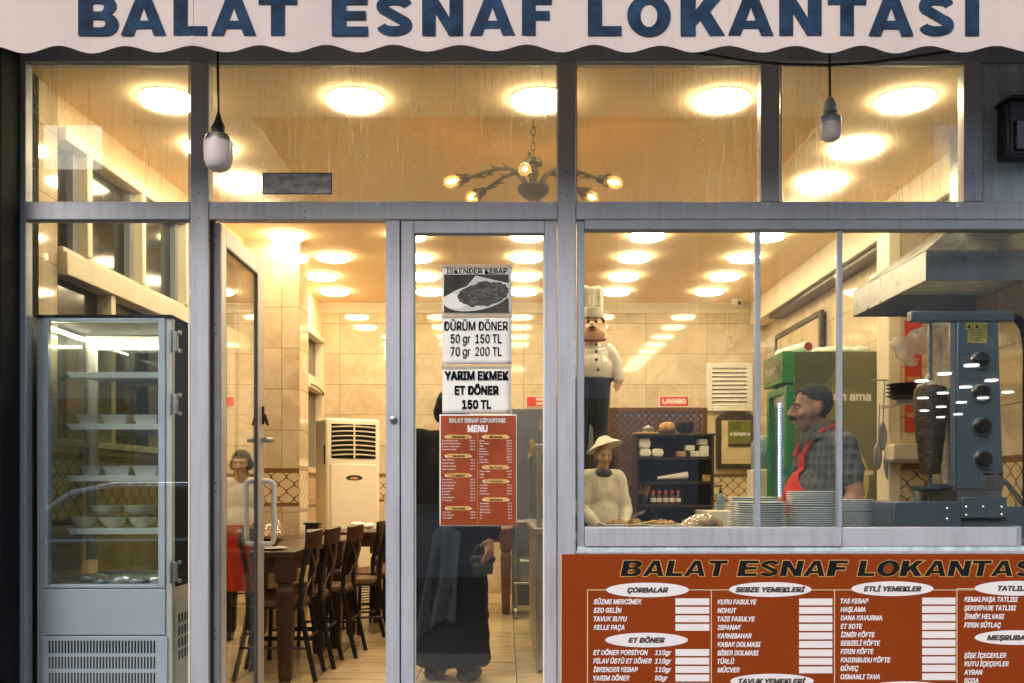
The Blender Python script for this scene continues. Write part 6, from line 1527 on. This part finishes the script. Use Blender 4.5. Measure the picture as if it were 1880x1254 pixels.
# woman seen through the open door ------------------------------------------------
J = {'shR': (.17, .01, 1.40), 'elR': (.22, .0, 1.13), 'wrR': (.17, -.20, 1.0), 'shL': (-.17, .01, 1.40), 'elL': (-.22, .0, 1.13), 'wrL': (-.13, -.2, .98)}
t, body, hm, trunk, fin = person('woman in a white sweater, grey headscarf and red apron, reflected in the open door glass', J, (Vector((0, -.05, 1.60)), 1.0, R(15), 0), (-2.764 - X(438, 7.6), 7.6, 0), R(-12), .01, .95, (.02, .0), .83, 'skin2')
q = MB(); trunk(q, .018, 1.88); m2 = blob(q, .011, 4); skin(m2, 'sweater', 'whitecloth', t)
shell(m2, lambda c, n_: n_.y < .2 and c.z < 1.05 and abs(c.x) < .17, .012, .004, 'apron', 'redcloth', t, .003)
q = MB(); q.box(-.15, .15, -.165, -.15, .45, .95); q.build('apron_skirt', 'redcloth', t, bevel=.004)
hi2 = hm.inverted()
shell(body.data, lambda c, n_: (lambda p: p.length < .2 and p.z > -.10 and (p.z > .055 or p.y > -.005 or abs(p.x) > .066))(hi2 @ c), .006, .008, 'headscarf', 'greycloth', t, .002)
eyes(t, hm, 1.0); trousers(t, 'blackcloth'); fin()
# customer in black behind the fixed door -------------------------------------------
J = {'shR': (.185, .02, 1.40), 'elR': (.25, -.02, 1.12), 'wrR': (.13, -.24, .96), 'shL': (-.185, .02, 1.40), 'elL': (-.30, .03, 1.10), 'wrL': (-.32, .15, .86)}
t, body, hm, trunk, fin = person('person in a long black coat behind the fixed door carrying a blue-grey garment', J, (Vector((0, -.04, 1.60)), 1.0, 0, R(6)), (X(826, 5.95), 5.95, 0), R(160), .01, 1.0, (.0, .0))
q = MB(); trunk(q, .035, 1.9); q.tube([(0, .0, 1.30), (.01, .0, 1.0), (0, 0, .6), (-.02, .0, .10)], [.17, .20, .225, .235], 24); q.ell((0, .02, 1.44), (.11, .09, .06), 14)
m2 = blob(q, .013, 4)
for v in m2.vertices: v.co += v.normal * ((.022 if v.co.z < 1.0 else .010) * noise.noise(Vector((v.co.x * 9, v.co.y * 9, v.co.z * 1.6))) + .008 * noise.noise(v.co * 19))
skin(m2, 'coat', 'blackcloth', t)
hi3 = hm.inverted(); shell(body.data, lambda c, n_: (lambda p: p.length < .2 and p.z > -.09 and (p.z > .06 or p.y > .0))(hi3 @ c), .006, .012, 'hair', 'hair', t, .004)
g_ = MB(); nU, nV = 16, 22; vs = []
for i in range(nU + 1):
    for j in range(nV + 1):
        u, w = i / nU, j / nV; zz = .88 - .50 * w - .12 * (1 - u) * w; xx = .02 - .22 * u * (.75 + .35 * w) + .07 * w
        vs.append((xx, .205 + .05 * w + .030 * math.sin(u * 13 + w * 2) * (.3 + w) + .012 * math.sin(u * 5 - w * 7), zz + .05 * math.sin(u * 3.1)))
g_.add(vs, [(i * (nV + 1) + j, (i + 1) * (nV + 1) + j, (i + 1) * (nV + 1) + j + 1, i * (nV + 1) + j + 1) for i in range(nU) for j in range(nV)])
go = g_.build('carried_garment', 'greycloth', t); s_ = go.modifiers.new('thickness', 'SOLIDIFY'); s_.thickness = .012
eyes(t, hm, 1.0); trousers(t, 'blackcloth'); fin()

hx_, hy_ = X(886, 5.68), 5.68
t = thing('handbag', 'small dark brown handbag held in front of the black coat', 'handbag', (hx_, hy_, Z(1056, hy_)))
q = MB(); q.cap((hx_ - .055, hy_, Z(1026, hy_)), (hx_ + .055, hy_, Z(1026, hy_)), .022, .022, 12); q.box(hx_ - .06, hx_ + .06, hy_ - .025, hy_ + .025, Z(1054, hy_), Z(1036, hy_)); o = skin(blob(q, .008, 4), 'bag_body', 'iron', t); o.location = -Vector(t.location)
MB().tube([(hx_ - .05, hy_, Z(1022, hy_)), (hx_ - .03, hy_ + .01, Z(1002, hy_)), (hx_ + .03, hy_ + .01, Z(1002, hy_)), (hx_ + .05, hy_, Z(1022, hy_))], .006, 8).build('handle', 'iron', t)
# ------------------------------------------------------------------ chef statue on its cabinet
YC = 7.95; k_ = YC / F; cX = X(1085, YC)
def c_(px, py, d=0): return (cX + (px - 1085) * k_, YC + d, Z(py, YC))
sb = tag(MB().box(X(1030, YC), X(1122, YC), YC - .28, YC + .28, 0, Z(832, YC)).build('statue_cabinet', 'darkwood', bevel=.006), 'dark wooden cabinet carrying the chef statue', 'cabinet')
cs = thing('chef_statue', 'glossy painted chef statue with tall white hat, moustache and navy trousers', 'statue', (cX, YC, Z(832, YC)))
q = MB()
q.ell(c_(1085, 600), (.102, .10, .12), 22); q.ell(c_(1085, 613, -.015), (.116, .108, .082), 20)          # head and heavy jaw
q.ell(c_(1085, 600, -.108), (.022, .026, .024), 12); q.ell(c_(1080, 606, -.095), (.035, .03, .022), 12); q.ell(c_(1090, 606, -.095), (.035, .03, .022), 12); q.ell(c_(1109, 600), (.016, .03, .034), 10); q.ell(c_(1061, 600), (.016, .03, .034), 10)
q.ell(c_(1085, 676), (.175, .155, .15), 24); q.ell(c_(1085, 655), (.165, .12, .10), 22); q.ell(c_(1085, 690), (.16, .15, .05), 20)
for s in (1, -1):
    X_ = lambda p: 1085 + s * p
    q.cap(c_(X_(30), 646), c_(X_(46), 672), .070, .060, 16); q.cap(c_(X_(46), 672), c_(X_(50), 697, -.03), .058, .045, 16)
    hp = Vector(c_(X_(49), 703, -.035)); q.ell(hp, (.030, .026, .035), 12)
    for m in range(4): q.cap(hp + Vector((s * (-.018 + m * .012), -.012, -.02)), hp + Vector((s * (-.024 + m * .010), -.02, -.075 + .006 * m)), .010, .008, 8)
    q.cap(hp + Vector((-s * .02, -.015, -.005)), hp + Vector((-s * .042, -.028, -.04)), .011, .008, 8)
    q.cap(c_(X_(18), 700), c_(X_(17), 820), .085, .055, 16); q.cap(c_(X_(17), 826, .02), c_(X_(19), 826, -.10), .05, .04, 12)
me = blob(q, .010, 3)
for m in ('doll', 'dollwhite', 'dollnavy', 'black'): me.materials.append(M[m])
zc_, zw = Z(627, YC), Z(695, YC)
for p in me.polygons:
    z = p.center.z; armx = abs(p.center.x - cX) > 41 * k_
    p.material_index = 0 if z > zc_ else (3 if z < Z(818, YC) else (0 if (armx and z < Z(699, YC)) else (2 if z < zw and not armx else 1)))
o = bpy.data.objects.new('body', me); COL.objects.link(o); o.parent = cs; o.location = -Vector(cs.location)
h_ = MB(); b0 = c_(1085, 583); h_.lathe(b0, [(.098, -.01), (.102, .0), (.100, .065), (.094, .07)], 36); h_.build('hat_band', 'dollwhite', cs)
q = MB(); q.lathe(c_(1085, 566), [(.088, 0), (.085, .06), (.095, .12), (.09, .15), (.04, .165), (0, .165)], 30)
for k in range(8):
    a = k * math.pi / 4; q.ell(Vector(c_(1085, 538)) + Vector((.062 * math.cos(a), .062 * math.sin(a), .012 * (k % 2))), (.045, .045, .04), 12); q.cap(Vector(c_(1085, 572)) + Vector((.086 * math.cos(a), .086 * math.sin(a), 0)), Vector(c_(1085, 543)) + Vector((.09 * math.cos(a), .09 * math.sin(a), 0)), .012, .016, 8)
o = skin(blob(q, .009, 2), 'hat_crown', 'dollwhite', cs); o.location = -Vector(cs.location)
q = MB(); n = 40; vs = []
for r in ((.105, 1.0), (.122, .9), (.118, -.9)): vs += [(cX + r[0] * math.cos(2 * math.pi * i / n), YC - .005 + r[0] * .96 * math.sin(2 * math.pi * i / n), Z(623, YC) + .012 * r[1] - .03 * (-math.sin(2 * math.pi * i / n)) + .0) for i in range(n)]
q.add(vs, [(k * n + i, k * n + (i + 1) % n, k * n + n + (i + 1) % n, k * n + n + i) for k in range(2) for i in range(n)]); q.build('scarf', 'redcord', cs)
q = MB()
for s in (1, -1): q.cap(c_(1085 + s * 1, 606, -.122), c_(1085 + s * 9.5, 605, -.105), .013, .006, 10)
o = skin(blob(q, .005, 2), 'moustache', 'black', cs); o.location = -Vector(cs.location)
for s in (1, -1):
    q = MB(); q.ell(c_(1085 + s * 7.5, 593, -.088), (.016, .010, .020), 14); e_ = q.build('eye', 'eye', cs); q = MB(); q.ell(c_(1085 + s * 7, 593.5, -.096), (.009, .006, .012), 12); q.build('pupil', 'black', e_)
    q = MB(); q.cap(c_(1085 + s * 4, 587, -.096), c_(1085 + s * 11.5, 587, -.084), .006, .004, 8); q.build('eyebrow', 'black', cs)
    q = MB(); q.ell(c_(1085 + s * 20.5, 590), (.022, .05, .035), 12); q.build('sideburn', 'black', cs)
q = MB(); q.cap(c_(1080.5, 611, -.119), c_(1089.5, 611, -.119), .008, .008, 8); q.build('mouth', 'redcord', cs)
for px, py, d in ((1092, 636, -.118), (1092, 650, -.142), (1092, 665, -.163), (1095, 683, -.160)):
    q = MB(); q.ell(c_(px, py, d), (.013, .008, .013), 14); q.build('button', 'black', cs)

# ================================================================== THE STREET (seen only as reflections)
struct(MB().box(-40, 40, 1.6, 4.62, -.4, DZ), 'pavement', 'pave', smooth=False)
struct(MB().box(-60, 60, -60, 1.599, -.6, -.28), 'road', 'road', smooth=False)
ob = thing('opposite_building', 'grey rendered building across the street with dark windows and a lit shop', 'building', (2, -6.5, -.28))
m_ = MB(); yo = -6.6
m_.box(-14, 6.2, yo - 12, yo, -.28, 6.3); m_.box(13.5, 22, yo - 12, yo, -.28, 6.3); m_.box(6.2, 13.5, yo - 12, yo, 3.5, 6.3); m_.build('wall', 'stucco', ob)
for i in range(7):
    for z in (.9, 3.8):
        x = -12.5 + i * 2.6; MB().box(x, x + 1.3, yo + .001, yo + .03, z, z + 1.7).build('window', 'darkglass', ob); MB().box(x - .08, x + 1.38, yo + .001, yo + .08, z - .1, z - .001).build('window_sill', 'pave', ob)
MB().box(6.2, 13.5, yo - 11.99, yo - 11.9, -.28, 3.499).build('shop_back', 'blackwall', ob)
fs_ = MB().box(6.0, 13.6, yo + .001, yo + .12, 3.25, 3.95).build('fascia', 'bluegrey', ob)
q = MB(); yq = yo + .125; Yv = 2 * (YF + .032) - yq
xa_, xb_ = X(1779, Yv), X(1882, Yv); put_text(q, 'N FİYAT', xa_, Z(636, Yv), yq, 18 * Yv / F, xb_ - xa_, .012, flip=True)
q.build('fascia_lettering', 'boardwhite', ob, smooth=False)
for (px, py) in ((1783.5, 672.6), (1734, 688), (1692, 701), (1820, 700), (1772.6, 712), (1731, 723), (1694.5, 732), (1850, 721.4), (1804.6, 731.8), (1765, 740), (1728, 748), (1697, 755), (1758.7, 761.6), (1727, 767), (1699, 772)):
    Yv = F * 2.0 / (HY - py); x = X(px, Yv); y = 2 * (YF + .032) - Yv
    MB().lathe((x, y, 3.14), [(.115, .03), (.115, 0), (0, -.004)], 24).build('shop_light', 'lampcool', ob)
MB().box(6.2, 13.5, yo - 11.9, yo - .2, 3.18, 3.25).build('shop_ceiling', 'blackwall', ob)
car = thing('parked_car', 'dark parked car across from the shopfront, seen as a reflection', 'car', (-4.2, -2.2, -.28))
prof = [(-6.3, .0), (-6.35, .35), (-6.2, .62), (-5.3, .74), (-4.75, 1.10), (-4.3, 1.20), (-3.0, 1.20), (-2.4, 1.06), (-1.95, .74), (-1.85, .4), (-1.9, .0)]
MB().prism([(a, b - .02) for a, b in prof], -3.1, -1.45).build('body', 'carpaint', car, bevel=.06)
MB().prism([(-5.15, .76), (-4.7, 1.06), (-4.28, 1.14), (-3.05, 1.14), (-2.55, 1.03), (-2.2, .76)], -1.449, -1.43).build('side_window', 'darkglass', car)
MB().tube([(-5.3, -1.44, .735), (-4.75, -1.44, 1.09), (-4.3, -1.44, 1.175), (-3.0, -1.44, 1.175), (-2.45, -1.44, 1.05)], .045, 10).build('roof_glint_strip', 'chrome', car)  # oversized chrome tube added as the sky glint on the curved roof edge
MB().tube([(-6.2, -1.435, .55), (-1.95, -1.435, .60)], .035, 10).build('side_glint_strip', 'chrome', car)  # thick chrome tube added as a bright glint along the car's side
for x in (-5.6, -2.7):
    w_ = MB().lathe((x, -1.44, .06), [(.32, -.2), (.33, -.02), (.30, .0), (.22, .0)], 28, axis='y').build('wheel', 'rubber', car); MB().lathe((x, -1.438, .06), [(.21, 0), (.06, .02), (0, .02)], 20, axis='y').build('rim', 'steel', w_)
